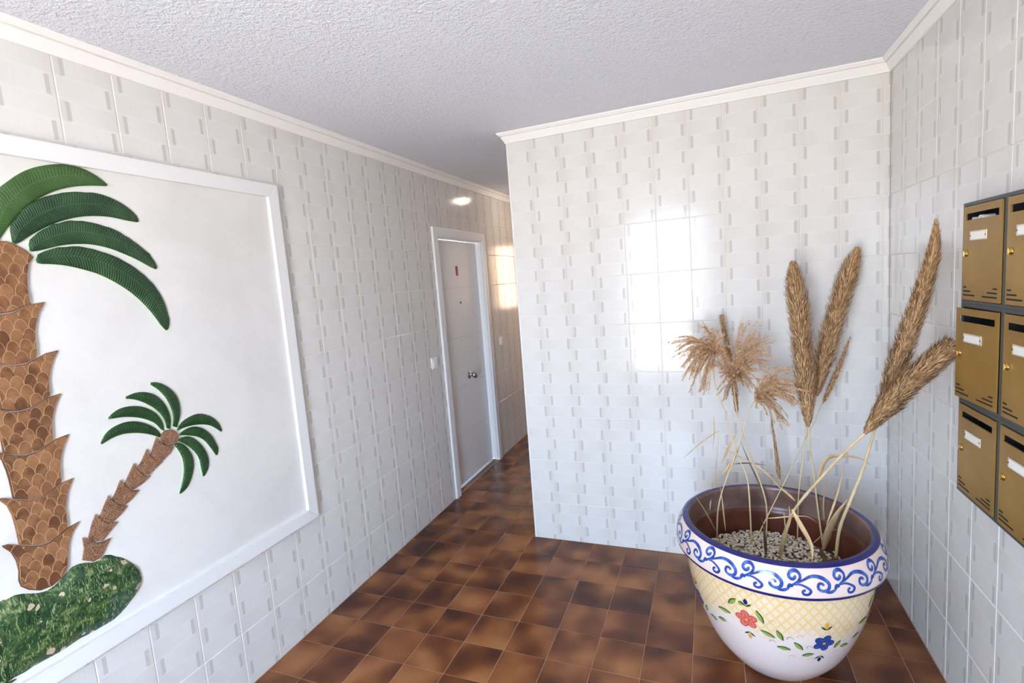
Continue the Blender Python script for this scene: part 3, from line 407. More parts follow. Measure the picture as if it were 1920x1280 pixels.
# ---- tiles (each one an object; hidden or distant ones joined)
def tile_geo(u0, u1, v0, v1, th, bev):
    """face towards -Y, local x = u, local z = v"""
    a = [(u0 + bev, 0, v0 + bev), (u1 - bev, 0, v0 + bev), (u1 - bev, 0, v1 - bev), (u0 + bev, 0, v1 - bev)]
    b = [(u0, bev * 0.8, v0), (u1, bev * 0.8, v0), (u1, bev * 0.8, v1), (u0, bev * 0.8, v1)]
    c = [(p[0], th, p[2]) for p in b]
    f = [(0, 1, 2, 3)]
    for i in range(4):
        j = (i + 1) % 4
        f += [(i, i + 4, j + 4, j), (i + 4, i + 8, j + 8, j + 4)]
    f = [tuple(reversed(q)) if k else q for k, q in enumerate(f)]
    return a + b + c, f
TILE_MESH = {}
def tile_mesh(u0, u1, v0, v1, floor_tile=False):
    key = (round(u0, 3), round(u1, 3), round(v0, 3), round(v1, 3), floor_tile)
    if key not in TILE_MESH:
        v, f = tile_geo(u0, u1, v0, v1, 0.006, 0.0018 if not floor_tile else 0.0012)
        if floor_tile: v = [(x, z, -y) for x, y, z in v]
        me = bpy.data.meshes.new('floor_tile' if floor_tile else 'tile')
        me.from_pydata(v, [], f)
        me.materials.append(M_FLOOR if floor_tile else M_TILE)
        me.update()
        TILE_MESH[key] = me
    return TILE_MESH[key]

REST_UV = []
def tile_run(parent, o, ax, rotz, ulo, uhi, u_start, keep, zlo, zhi, skip=None, pname='tile'):
    """tiles along a wall: position = o + ax*u ; columns start at u_start; keep(uc,zc) says single object, False = joined, None = left out"""
    rest_v, rest_f = [], []
    REST_UV.clear()
    rm = Matrix.Rotation(rotz, 4, 'Z')
    k0 = math.floor((ulo - u_start) / TW + 1e-6)
    k1 = math.ceil((uhi - u_start) / TW - 1e-6)
    gap = 0.0014
    for k in range(k0, k1):
        cu = u_start + k * TW
        a, b = max(ulo, cu), min(uhi, cu + TW)
        if b - a < 0.006: continue
        for r in range(0, 10):
            cz = Z0 + r * TH
            c, d = max(zlo, cz), min(zhi, cz + TH)
            if d - c < 0.006: continue
            for (a2, b2, c2, d2) in (skip(a, b, c, d) if skip else [(a, b, c, d)]):
                kp = keep((a2 + b2) / 2, (c2 + d2) / 2)
                if kp is None: continue
                q = (a2 - cu + gap, b2 - cu - gap, c2 - cz + gap, d2 - cz - gap)
                loc = Vector(o) + Vector(ax) * cu + Vector((0, 0, cz))
                tilt = Matrix.Rotation(R.gauss(0, 0.0018), 4, 'Z') @ Matrix.Rotation(R.gauss(0, 0.0014), 4, 'X')
                mw = Matrix.Translation(loc) @ rm
                ctr = Matrix.Translation(((q[0] + q[1]) / 2, 0, (q[2] + q[3]) / 2))
                mw = mw @ ctr @ tilt @ ctr.inverted()
                if kp:
                    t = bpy.data.objects.new(pname, tile_mesh(*q))
                    COL.objects.link(t); t.parent = parent; t.matrix_world = mw
                else:
                    v, f = tile_geo(*q, 0.006, 0.0009)
                    n = len(rest_v)
                    rest_v += [tuple(mw @ Vector(p)) for p in v]
                    REST_UV.extend((p[0], p[2]) for p in v)
                    rest_f += [tuple(i + n for i in g) for g in f]
    return rest_v, rest_f

def rest_tiles(parent, rv, rf):
    if not rv: return
    o = mesh_obj('tile_field', rv, rf, M_TILE_REST, parent, False, list(REST_UV))
    o['kind'] = 'stuff'

def cut_rect(hole):
    """returns a splitter that removes hole (u0,u1,z0,z1) from a tile rectangle"""
    h0, h1, g0, g1 = hole
    def f(a, b, c, d):
        if b <= h0 or a >= h1 or d <= g0 or c >= g1: return [(a, b, c, d)]
        o = []
        if c < g0: o.append((a, b, c, g0))
        if d > g1: o.append((a, b, g1, d))
        cc, dd = max(c, g0), min(d, g1)
        if a < h0: o.append((a, h0, cc, dd))
        if b > h1: o.append((h1, b, cc, dd))
        return [q for q in o if q[1] - q[0] > .006 and q[3] - q[2] > .006]
    return f
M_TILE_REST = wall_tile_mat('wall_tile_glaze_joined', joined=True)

MUR = (-0.35, 1.876, 0.551, 2.173)      # mural outline on the left wall (y0,y1,z0,z1)
door_cut = cut_rect((DY0, DY1, -1, DZ1))
mur_cut = lambda a, b, c, d: [] if (a > MUR[0] + .01 and b < MUR[1] - .01 and c > MUR[2] + .01 and d < MUR[3] - .01) else door_cut(a, b, c, d)
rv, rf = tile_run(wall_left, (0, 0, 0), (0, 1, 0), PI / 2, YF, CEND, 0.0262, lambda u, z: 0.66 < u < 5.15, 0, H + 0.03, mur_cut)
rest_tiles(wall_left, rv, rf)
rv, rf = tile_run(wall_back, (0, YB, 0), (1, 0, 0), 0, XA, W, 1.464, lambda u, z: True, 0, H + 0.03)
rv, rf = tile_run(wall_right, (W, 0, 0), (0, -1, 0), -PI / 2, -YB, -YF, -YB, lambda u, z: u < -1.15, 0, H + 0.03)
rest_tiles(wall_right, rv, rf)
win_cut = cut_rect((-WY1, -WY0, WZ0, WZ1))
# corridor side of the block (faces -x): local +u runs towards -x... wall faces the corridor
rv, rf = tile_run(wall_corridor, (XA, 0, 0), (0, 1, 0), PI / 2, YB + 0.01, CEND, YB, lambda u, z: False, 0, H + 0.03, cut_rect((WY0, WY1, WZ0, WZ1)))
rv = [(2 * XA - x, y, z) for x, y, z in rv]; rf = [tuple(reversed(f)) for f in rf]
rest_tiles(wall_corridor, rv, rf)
rv, rf = tile_run(wall_end, (0, CEND, 0), (1, 0, 0), 0, 0, XA, 0.05, lambda u, z: False, 0, H + 0.03)
rest_tiles(wall_end, rv, rf)
# narrow glazed edge bead where the back wall ends
structure(box('trim_1', (XA - 0.006, YB - 0.0015, 0), (XA + 0.004, YB + 0.2, H + 0.02), M_WHITE, None, 0.002), 'white edge strip at the free end of the back wall')

# floor tiles
fv, ff = [], []
for i in range(-1, 14):
    for j in range(-20, 32):
        cx, cy = 0.5816 - 0.6 + i * FT, 2.3024 + (j - 12) * FT
        xmax = W if cy + FT / 2 < YB else XA
        a, b = max(0.0, cx), min(xmax, cx + FT)
        c, d = max(YF, cy), min(CEND, cy + FT)
        if b - a < .01 or d - c < .01: continue
        gap = 0.0016
        q = (a - cx + gap, b - cx - gap, c - cy + gap, d - cy - gap)
        tl = Matrix.Rotation(R.gauss(0, .0012), 4, 'X') @ Matrix.Rotation(R.gauss(0, .0012), 4, 'Y')
        mw = Matrix.Translation((cx + .1, cy + .1, 0)) @ tl @ Matrix.Translation((-.1, -.1, 0))
        if 1.25 < cy + .1 < 5.2:
            t = bpy.data.objects.new('floor_tile', tile_mesh(*q, True))
            COL.objects.link(t); t.parent = floor; t.matrix_world = mw
        else:
            v, f = tile_geo(*q, 0.006, 0.0012)
            n = len(fv)
            fv += [tuple(mw @ Vector((x, z, -y))) for x, y, z in v]; ff += [tuple(k + n for k in g) for g in f]
o = mesh_obj('floor_tile_field', fv, ff, M_FLOOR, floor); o['kind'] = 'stuff'

# ---- cornice: stepped profile swept along the walls (offset from wall, height above H)
PROF = [(0.0, 0.0), (0.008, 0.0), (0.0095, 0.002), (0.010, 0.006), (0.027, 0.034), (0.0225, 0.0345), (0.0225, 0.0385), (0.033, 0.0390), (0.045, 0.052), (0.046, HC - H), (0.0, HC - H)]
def sweep(name, pts, nrm, label):
    """pts: list of (x,y) wall corners, nrm: per-corner offset vectors (mitred)"""
    vs, fs = [], []
    n = len(PROF)
    for (x, y), (nx, ny) in zip(pts, nrm):
        for p, h in PROF: vs.append((x + nx * p, y + ny * p, H + h))
    for s in range(len(pts) - 1):
        for i in range(n):
            j = (i + 1) % n
            fs.append((s * n + i, s * n + j, (s + 1) * n + j, (s + 1) * n + i))
    fs.append(tuple(range(n))); fs.append(tuple(range((len(pts) - 1) * n, len(pts) * n)))
    bm = bmesh.new()
    bv = [bm.verts.new(v) for v in vs]
    for f in fs: bm.faces.new([bv[i] for i in f])
    return structure(bm_obj(name, bm, M_CORNICE), label)
sweep('trim_2', [(0, YF), (0, CEND)], [(1, 0), (1, 0)], 'white stepped cornice along the mural wall')
sweep('trim_3', [(XA, CEND), (XA, YB), (W, YB), (W, YF)], [(-1, 0), (-1, -1), (-1, -1), (-1, 0)], 'white stepped cornice round the back and mailbox walls')

# ---- apartment door with its casing
door = empty('door_1', (0, (DY0 + DY1) / 2, 0)); structure(door, 'white apartment door with central steel knob')
def dloc(lo, hi): c = (DY0 + DY1) / 2; return (lo[0], lo[1] - c, lo[2]), (hi[0], hi[1] - c, hi[2])
CW = 0.066
for nm, lo, hi in (('casing', (-0.002, DY0 - CW, 0), (0.016, DY0 + .002, DZ1 + CW)), ('casing', (-0.002, DY1 - .002, 0), (0.016, DY1 + CW, DZ1 + CW)), ('casing', (-0.002, DY0 + .002, DZ1 - .002), (0.016, DY1 - .002, DZ1 + CW))):
    box(nm, *dloc(lo, hi), M_DOOR, door, 0.004)
for nm, lo, hi in (('jamb', (-0.20, DY0 - .001, 0.006), (0.0, DY0 + .012, DZ1)), ('jamb', (-0.20, DY1 - .012, 0.012), (0.0, DY1 + .001, DZ1)), ('jamb', (-0.20, DY0, DZ1 - .012), (0.0, DY1, DZ1 + .001))):
    box(nm, *dloc(lo, hi), M_DOOR, door)
box('threshold', *dloc((-0.19, DY0 + .012, 0.0), (-0.030, DY1 - .012, 0.014)), simple('aluminium_strip', srgb(150, 150, 155), .5, .3), door)
LX = -0.050
gz = [0.4265, 0.8145, 1.2258, 1.6354]
bm = bmesh.new()
ed = [0.022] + gz + [DZ1 - 0.016]
for i in range(5):
    add_box(bm, *dloc((LX - .04, DY0 + .014, ed[i] + (.002 if i else 0)), (LX, DY1 - .017, ed[i + 1] - (.002 if i < 4 else 0))))
leaf_o = bm_obj('door_leaf', bm, M_DOOR, door)
for g in gz: box('groove', *dloc((LX - .006, DY0 + .014, g - .002), (LX - .0018, DY1 - .017, g + .002)), M_GROOVE, leaf_o)
def lathe(name, prof, mat, parent=None, seg=24, axis='Z', loc=(0, 0, 0), smooth=True):
    """prof: (r, h) pairs"""
    vs, fs = [], []
    for r, h in prof:
        for k in range(seg):
            a = 2 * PI * k / seg
            p = (r * math.cos(a), r * math.sin(a), h)
            if axis == 'X': p = (h, r * math.cos(a), r * math.sin(a))
            if axis == '-X': p = (-h, r * math.cos(a), -r * math.sin(a))
            vs.append((p[0] + loc[0], p[1] + loc[1], p[2] + loc[2]))
    for i in range(len(prof) - 1):
        for k in range(seg):
            j = (k + 1) % seg
            fs.append((i * seg + k, i * seg + j, (i + 1) * seg + j, (i + 1) * seg + k))
    fs.append(tuple(reversed(range(seg)))); fs.append(tuple(range((len(prof) - 1) * seg, len(prof) * seg)))
    return mesh_obj(name, vs, fs, mat, parent, smooth)
kc = (LX, 3.836 - (DY0 + DY1) / 2, 0.887)
kn = lathe('knob', [(.036, 0), (.036, .004), (.030, .008), (.012, .012), (.012, .030), (.024, .038), (.031, .050), (.031, .060), (.024, .068), (.008, .070)], M_STEEL, door, 24, 'X', kc)
lathe('peephole', [(.010, 0), (.010, .003), (.006, .004)], M_BADGE_DARK, door, 16, 'X', (LX, 3.792 - (DY0 + DY1) / 2, 1.51))
bd = box('badge', *dloc((LX, 3.752, 1.735), (LX + .003, 3.790, 1.812)), M_RED, door, .001)
box('badge_top', *dloc((LX + .003, 3.754, 1.780), (LX + .0036, 3.776, 1.811)), M_BADGE_DARK, bd)

# ---- light switches
def switch(y, z, label):
    s = empty('light_switch', (0, y, z)); tag(s, label, 'switch')
    box('switch_plate', (0, -.041, -.041), (.009, .041, .041), M_PLASTIC, s, .002)
    box('rocker', (.009, -.026, -.028), (.0135, .026, .028), M_PLASTIC, s, .0015)
switch(3.185, 1.102, 'white light switch between the mural and the white door')
switch(4.475, 1.096, 'white light switch in the corridor beyond the white door')

# ---- round ceiling lamp of the corridor, round the corner
lamp = empty('ceiling_lamp', (.36, 4.62, HC)); tag(lamp, 'round opal ceiling lamp in the corridor behind the corner', 'lamp')
M_OPAL = NT('opal_glass', .3, (.9, .88, .84, 1)); M_OPAL.set('Emission Color', (1.0, .86, .70, 1)); M_OPAL.set('Emission Strength', 13.0)
lathe('base', [(.085, -.016), (.090, -.012), (.090, 0)], M_WHITE, lamp, 32)
lathe('globe', [(.010, -.058), (.034, -.054), (.052, -.044), (.062, -.030), (.064, -.016), (.062, -.0155)], M_OPAL.m, lamp, 32)

# ---- entrance: glazed door behind the camera
M_ALU = simple('white_aluminium', srgb(225, 225, 225), .35)
def glass_mat():
    m = NT('clear_pane', .02)
    out = [n for n in m.t.nodes if n.type == 'OUTPUT_MATERIAL'][0]
    tr = m.n('BsdfTransparent', {'Color': (.95, .97, .96, 1)}); gl = m.n('BsdfGlossy', {'Roughness': .02})
    mx = m.n('MixShader', {0: 0.06, 1: tr.outputs[0], 2: gl.outputs[0]})
    m.t.links.new(mx.outputs[0], out.inputs['Surface'])
    return m.m
M_GLASS = glass_mat()
ent = empty('door_2', ((EX0 + EX1) / 2, YF - .06, 0)); structure(ent, 'glazed entrance door')
hw = (EX1 - EX0) / 2
for lo, hi in (((-hw, -.04, 0), (-hw + .045, .04, EZ1)), ((hw - .045, -.04, 0), (hw, .04, EZ1)), ((-hw + .045, -.04, EZ1 - .045), (hw - .045, .04, EZ1)), ((-hw + .045, -.04, 2.0), (hw - .045, .04, 2.06))):
    box('frame', lo, hi, M_ALU, ent, .003)
box('kick_panel', (-hw + .045, -.02, 0.01), (hw - .045, .02, .40), M_ALU, ent, .003)
for z0, z1 in ((.40, 2.0), (2.06, EZ1 - .045)): box('pane', (-hw + .045, -.003, z0), (hw - .045, .003, z1), M_GLASS, ent)

# ---- corridor window and the sunlit house across the yard (seen only as a reflection in the tiles)
win = empty('window_1', (XA + .1, (WY0 + WY1) / 2, (WZ0 + WZ1) / 2)); structure(win, 'corridor window')
wy, wz = (WY1 - WY0) / 2, (WZ1 - WZ0) / 2
for lo, hi in (((-.03, -wy, -wz), (.03, -wy + .035, wz)), ((-.03, wy - .035, -wz), (.03, wy, wz)), ((-.03, -wy + .035, -wz), (.03, wy - .035, -wz + .035)), ((-.03, -wy + .035, wz - .035), (.03, wy - .035, wz))):
    box('window_frame', lo, hi, M_ALU, win, .003)
box('pane', (-.003, -wy + .035, -wz + .035), (.003, wy - .035, wz - .035), M_GLASS, win)
structure(box('wall_yard', (2.5, 3.11, -0.10), (2.8, 15.5, 4.6), simple('ochre_render', srgb(222, 176, 138), .9, var=.08, vs=3)), 'ochre rendered wall across the yard')
structure(box('ground', (XA + .2, 3.1, -0.14), (2.5, 15.5, -0.10), simple('yard_paving', srgb(190, 170, 145), .9, var=.1, vs=4)), 'paved yard outside the corridor window')
# ---------------------------------------------------------------- palm mural
MC = ((MUR[0] + MUR[1]) / 2, MUR[2])
mural = empty('wall_mural', (0, MC[0], MC[1]))
tag(mural, 'framed ceramic relief of two palm trees on white plaster', 'mural')
def ML(p, x): return (x, p[0] - MC[0], p[1] - MC[1])
XP = 0.014
box('plaster_panel', ML((MUR[0] + .03, MUR[2] + .03), 0.0005), ML((MUR[1] - .03, MUR[3] - .03), XP), M_PLASTER, mural)
FW = 0.056
def rail(a, b, c, d):
    """mitred frame rail from outer corner a,b to inner corners c,d (y,z)"""
    bm = bmesh.new()
    pts = [a, b, c, d]
    lo = [bm.verts.new(ML(p, 0.0005)) for p in pts]; hi = [bm.verts.new(ML(p, 0.031)) for p in pts]
    bm.faces.new(lo); bm.faces.new(hi)
    for i in range(4): bm.faces.new([lo[i], lo[(i + 1) % 4], hi[(i + 1) % 4], hi[i]])
    bmesh.ops.recalc_face_normals(bm, faces=bm.faces)
    top = [e for e in bm.edges if all(v in hi for v in e.verts)]
    bmesh.ops.bevel(bm, geom=[top[0], top[2]] if len(top) == 4 else top, offset=.003, segments=2, affect='EDGES')
    bm_obj('frame_rail', bm, M_WHITE, mural)
y0, y1, z0, z1 = MUR
rail((y0, z1), (y1, z1), (y1 - FW, z1 - FW), (y0 + FW, z1 - FW))
rail((y0, z0), (y1, z0), (y1 - FW, z0 + FW), (y0 + FW, z0 + FW))
rail((y0, z0), (y0, z1), (y0 + FW, z1 - FW), (y0 + FW, z0 + FW))
rail((y1, z0), (y1, z1), (y1 - FW, z1 - FW), (y1 - FW, z0 + FW))

def resample(pts, n, smooth=True):
    P = [Vector(p) for p in pts]
    if smooth and len(P) > 2:
        D = []
        for i in range(len(P) - 1):
            p0 = P[max(i - 1, 0)]; p1 = P[i]; p2 = P[i + 1]; p3 = P[min(i + 2, len(P) - 1)]
            for k in range(8):
                t = k / 8
                D.append(0.5 * ((2 * p1) + (p2 - p0) * t + (2 * p0 - 5 * p1 + 4 * p2 - p3) * t * t + (3 * p1 - p0 - 3 * p2 + p3) * t ** 3))
        D.append(P[-1]); P = D
    L = [0]
    for a, b in zip(P, P[1:]): L.append(L[-1] + (b - a).length)
    out = []; i = 0
    for k in range(n):
        s = L[-1] * k / (n - 1)
        while i < len(L) - 2 and L[i + 1] < s: i += 1
        f = 0 if L[i + 1] == L[i] else (s - L[i]) / (L[i + 1] - L[i])
        out.append(P[i].lerp(P[i + 1], min(1, max(0, f))))
    return out

def frond(upper, lower, mat, N=30, K=8, edge=0.005, dome=0.005, jag=0.0):
    U = resample([(a, b, 0) for a, b in upper], N); L = resample([(a, b, 0) for a, b in lower], N)
    vs, uv, fs, mi = [], [], [], []
    for i in range(N):
        u = i / (N - 1)
        jj = jag * R.uniform(-1, 1) if 0 < i < N - 1 else 0
        Ui = U[i] + (U[i] - L[i]).normalized() * jj
        for k in range(K + 1):
            v = k / K
            p = Ui.lerp(L[i], v)
            endf = min(1.0, 4 * u + .15, 4 * (1 - u) + .15)
            h = XP + edge + dome * (4 * v * (1 - v)) ** 0.6 * endf
            vs.append(ML((p.x, p.y), h)); uv.append((u, v))
    M_ = K + 1
    for i in range(N - 1):
        for k in range(K):
            fs.append((i * M_ + k, i * M_ + k + 1, (i + 1) * M_ + k + 1, (i + 1) * M_ + k)); mi.append(0)
    ring = [i * M_ for i in range(N)] + [(N - 1) * M_ + k for k in range(1, M_)] + [i * M_ + K for i in range(N - 2, -1, -1)] + [k for k in range(K - 1, 0, -1)]
    b0 = len(vs)
    for r in ring: vs.append((XP - .001,) + vs[r][1:]); uv.append(uv[r])
    for i in range(len(ring)):
        j = (i + 1) % len(ring)
        fs.append((ring[i], ring[j], b0 + j, b0 + i)); mi.append(1)
    # consistent outward normals
    o = mesh_obj('frond', vs, fs, mat, mural, False, uv, [mat, M_FROND_RIM], mi)
    bm = bmesh.new(); bm.from_mesh(o.data)
    bmesh.ops.recalc_face_normals(bm, faces=bm.faces)
    if bm.faces[N * K // 2].normal.x < 0:
        bmesh.ops.reverse_faces(bm, faces=bm.faces)
    bm.to_mesh(o.data); bm.free()
    for i, p in enumerate(o.data.polygons): p.use_smooth = (p.material_index == 0)
    return o
for i, (a, b) in enumerate(BIG_FRONDS):
    frond(a, b, M_FROND_PALE if i == 0 else M_FROND, jag=.0015 if i else .0)
ax_y = 0.805
for i, (a, b) in enumerate(BIG_FRONDS[1:]):     # left half of the crown
    f = lambda q: [(2 * ax_y - y, z) for y, z in q]
    frond(f(a), f(b), M_FROND)
for a, b in SMALL_FRONDS: frond(a, b, M_FROND_SMALL, 18, 6, .004, .006)

def plate(name, poly, mat, x0, x1, parent, bev=.0015):
    bm = bmesh.new()
    lo = [bm.verts.new(ML(p, x0)) for p in poly]; hi = [bm.verts.new(ML(p, x1)) for p in poly]
    n = len(poly)
    top = bm.faces.new(hi)
    for i in range(n): bm.faces.new([lo[i], lo[(i + 1) % n], hi[(i + 1) % n], hi[i]])
    bmesh.ops.recalc_face_normals(bm, faces=bm.faces)
    if top.normal.x < 0: bmesh.ops.reverse_faces(bm, faces=bm.faces)
    if bev: bmesh.ops.bevel(bm, geom=list(top.edges), offset=bev, segments=2, affect='EDGES')
    me = bpy.data.meshes.new(name); bm.to_mesh(me); bm.free(); me.materials.append(mat)
    o = bpy.data.objects.new(name, me); COL.objects.link(o); o.parent = parent
    return o

def clip_poly(sub, clip):
    """keep the part of polygon sub inside convex counter-clockwise polygon clip"""
    out = sub
    for i in range(len(clip)):
        a, b = clip[i], clip[(i + 1) % len(clip)]
        side = lambda p: (b[0] - a[0]) * (p[1] - a[1]) - (b[1] - a[1]) * (p[0] - a[0])
        new = []
        for j in range(len(out)):
            p, q = out[j], out[(j + 1) % len(out)]
            sp, sq = side(p), side(q)
            if sp >= 0: new.append(p)
            if (sp >= 0) != (sq >= 0):
                t = sp / (sp - sq); new.append((p[0] + (q[0] - p[0]) * t, p[1] + (q[1] - p[1]) * t))
        out = new
        if len(out) < 3: return []
    res = []
    for p in out:
        if not res or math.hypot(p[0] - res[-1][0], p[1] - res[-1][1]) > 2e-4: res.append(p)
    return res if len(res) >= 3 else []
def area(p): return 0.5 * sum(p[i][0] * p[(i + 1) % len(p)][1] - p[(i + 1) % len(p)][0] * p[i][1] for i in range(len(p)))

def arch(cx, cz, w, h, ins=0.0):
    w2 = w / 2 - ins; h2 = h - ins
    pts = [(cx - w2 * .80, cz + ins * .2), (cx + w2 * .80, cz + ins * .2)]
    for k in range(9):
        a = PI * k / 8
        pts.append((cx + w2 * math.cos(a), cz + h2 * .5 + h2 * .5 * math.sin(a)))
    return pts
def smooth_poly(poly, it=1):
    for _ in range(it):
        q = []
        for i in range(len(poly)):
            a, b = poly[i], poly[(i + 1) % len(poly)]
            q += [(a[0] * .8 + b[0] * .2, a[1] * .8 + b[1] * .2), (a[0] * .2 + b[0] * .8, a[1] * .2 + b[1] * .8)]
        poly = q
    return poly
def trunk_segment(poly, lean, up=0.0):
    XP = 0.014 + up
    if area(poly) < 0: poly = poly[::-1]
    seg = plate('trunk_segment', poly, M_BARK, 0.013, XP + .0062, mural, .0012)
    ys = [p[0] for p in poly]; zs = [p[1] for p in poly]
    cw, rh, hh = 0.0320, 0.0300, 0.055
    cyc, czc = sum(ys) / len(ys), sum(zs) / len(zs)
    inner = [(cyc + (y - cyc) * .965, czc + (z - czc) * .965) for y, z in poly]
    z = min(zs) - 0.012; row = 0
    nr = int((max(zs) - min(zs)) / rh) + 2
    while z < max(zs):
        y = min(ys) - cw + (cw / 2 if row % 2 else 0) - lean * (z - min(zs))
        while y < max(ys) + cw:
            jy, jz = R.gauss(0, .0012), R.gauss(0, .0012)
            full = clip_poly(inner, arch(y + jy, z + jz, cw, hh))
            core = clip_poly(inner, arch(y + jy, z + jz, cw, hh, .0014))
            if full and core and abs(area(full)) > 1.2e-4:
                xb = XP + .0062 + .00055 * (nr - row)
                vs = [ML(p, XP + .0055) for p in full] + [ML(p, xb) for p in full] + [ML(p, xb + .0004) for p in core]
                n, c = len(full), len(core)
                fs = [tuple(range(n, 2 * n)), tuple(range(2 * n, 2 * n + c))]
                mi = [0, 1]
                for i in range(n): fs.append((i, (i + 1) % n, n + (i + 1) % n, n + i)); mi.append(0)
                mesh_obj('scale', vs, fs, None, seg, False, None, [M_SCALE_LINE, M_SCALE], mi)
            y += cw
        z += rh; row += 1
    return seg
for i, poly in enumerate(BIG_TRUNK): trunk_segment(poly, 0.06)
trunk_segment(BIG_CROWN, 0.06)
def grown(poly, f):
    cy_, cz_ = sum(p[0] for p in poly) / len(poly), sum(p[1] for p in poly) / len(poly)
    return [(cy_ + (a - cy_) * f, cz_ + (b - cz_) * f) for a, b in poly]
for poly in SMALL_TRUNK: plate('trunk_segment', grown(poly, 1.05), M_BARK_SMALL, XP - .001, XP + .009, mural, .0025)
plate('trunk_crown', SMALL_KNOB, M_BARK_SMALL, XP - .001, XP + .012, mural, .004)
# grassy mound: domed relief
bm = bmesh.new()
P2 = resample([(a, b, 0) for a, b in MOUND + MOUND[:1]], 90)[:-1]
vs = [bm.verts.new((0, p.x, p.y)) for p in P2]
bm.faces.new(vs)
bmesh.ops.triangulate(bm, faces=bm.faces)
for _ in range(3): bmesh.ops.subdivide_edges(bm, edges=list(bm.edges), cuts=1, use_grid_fill=True)
from mathutils import noise as mnoise
segs = list(zip(P2, P2[1:] + P2[:1]))
def bdist(y, z):
    best = 9
    for a, b in segs:
        dx, dz = b.x - a.x, b.y - a.y
        t = max(0, min(1, ((y - a.x) * dx + (z - a.y) * dz) / (dx * dx + dz * dz + 1e-12)))
        best = min(best, math.hypot(y - a.x - dx * t, z - a.y - dz * t))
    return best
for v in bm.verts:
    d = bdist(v.co.y, v.co.z)
    h = XP - .001 if d < 1e-5 else XP + .006 + .014 * (1 - math.exp(-d / .03)) + .0025 * mnoise.noise(Vector((0, v.co.y * 22, v.co.z * 22)))
    v.co = Vector(ML((v.co.y, v.co.z), h))
bmesh.ops.recalc_face_normals(bm, faces=bm.faces)
if sum(f.normal.x for f in bm.faces) < 0: bmesh.ops.reverse_faces(bm, faces=bm.faces)
me = bpy.data.meshes.new('grass_mound'); bm.to_mesh(me); bm.free(); me.materials.append(M_MOUND)
me.polygons.foreach_set('use_smooth', [True] * len(me.polygons))
o = bpy.data.objects.new('grass_mound', me); COL.objects.link(o); o.parent = mural

# ---------------------------------------------------------------- mailboxes on the right wall
MW, MH, MD = 0.247, 0.3045, 0.060
MY, MZ = 1.992, 0.858
DW, DH = 0.220, 0.280
def make_mailbox():
    r = empty('mailbox')
    # local: x=0 at the wall (negative = into the room), y=0 far side .. -MW near side, z up
    bm = bmesh.new(); t = .0022; b = .010
    add_box(bm, (-MD, -MW, 0), (0, -MW + t, MH)); add_box(bm, (-MD, -t, 0), (0, 0, MH))
    add_box(bm, (-MD, -MW + t, 0), (0, -t, t)); add_box(bm, (-MD, -MW + t, MH - t), (0, -t, MH))
    add_box(bm, (-t, -MW + t, t), (0, -t, MH - t))
    for lo, hi in (((-MD, -MW + t, t), (-MD + .003, -MW + b, MH - t)), ((-MD, -b, t), (-MD + .003, -t, MH - t)), ((-MD, -MW + b, t), (-MD + .003, -b, b)), ((-MD, -MW + b, MH - b), (-MD + .003, -b, MH - t))): add_box(bm, lo, hi)
    bm_obj('cabinet', bm, M_MFRAME, r)
    boxes('interior', [((-.010, -MW + .004, .004), (-.004, -.004, MH - .004)), ((-MD + .004, -MW + .003, .004), (-.012, -MW + .006, MH - .004)), ((-MD + .004, -.006, .004), (-.012, -.003, MH - .004)), ((-MD + .004, -MW + .006, MH - .008), (-.012, -.006, MH - .004)), ((-MD + .004, -MW + .006, .003), (-.012, -.006, .006))], M_MSHADE, r)
    # door: origin at its hinge, the near lower corner; local y runs 0..DW to the far side
    dr = None
    bm = bmesh.new(); th = .004
    s0, s1, q0, q1 = .016, DW - .014, DH * .855, DH * .925        # letter slot
    add_box(bm, (-th, 0, 0), (0, DW, q0)); add_box(bm, (-th, 0, q1), (0, DW, DH))
    add_box(bm, (-th, 0, q0), (0, s0, q1)); add_box(bm, (-th, s1, q0), (0, DW, q1))
    dr = bm_obj('door', bm, M_GOLD, r)
    dr.location = (-MD, -MW + (MW - DW) / 2, (MH - DH) / 2)
    X = -th
    yy = lambda f: DW * (1 - f)           # fraction from far side
    for k, (ln, lr) in enumerate(((.09, .10), (.21, .24), (.33, .37))):
        z = DH * (1 - (.862 + .043 * k))
        for a, c in ((.035, .035 + ln), (.935 - lr, .935)):
            box('vent_slit', (X - .0004, yy(c), z - .0022), (X + .001, yy(a), z + .0022), M_MSHADE, dr)  # dark strip on the door face, painted as the shade of an open slit
    pl = box('name_plate', (X - .003, yy(.66), DH * .635), (X, yy(.22), DH * .735), M_PLATE_FRAME, dr, .0012)
    box('name_card', (X - .0036, yy(.625), DH * .648), (X - .003, yy(.255), DH * .722), M_PLATE, pl)
    for f in (.238, .642): box('rivet', (X - .0042, yy(f) - .0018, DH * .685 - .0018), (X - .003, yy(f) + .0018, DH * .685 + .0018), M_BADGE_DARK, pl)
    lk = lathe('lock', [(.010, 0), (.010, .002), (.007, .003), (.007, .005), (.004, .006)], M_BRASS, dr, 16, '-X', (X, yy(.11), DH * .50))
    box('lock_tab', (X - .009, yy(.11) - .0018, DH * .50 - .008), (X - .005, yy(.11) + .0018, DH * .50 + .008), M_BRASS, lk, .001)
    return r
def copy_tree(o, parent=None):
    c = copy_of(o, parent)
    for ch in [q for q in o.children]: copy_tree(ch, c)
    return c
mb0 = make_mailbox()
MB_LABELS = {(0, 0): 'gold mailbox with letters in its slot, top of the column nearest the plumes', (1, 0): 'gold mailbox with its door ajar, touched by the plume tip', (2, 0): 'gold mailbox lowest in the column nearest the plumes',
             (0, 1): 'gold mailbox at the top of the column cut by the picture edge', (1, 1): 'gold mailbox in the middle of the column cut by the picture edge', (2, 1): 'gold mailbox lowest in the column cut by the picture edge'}
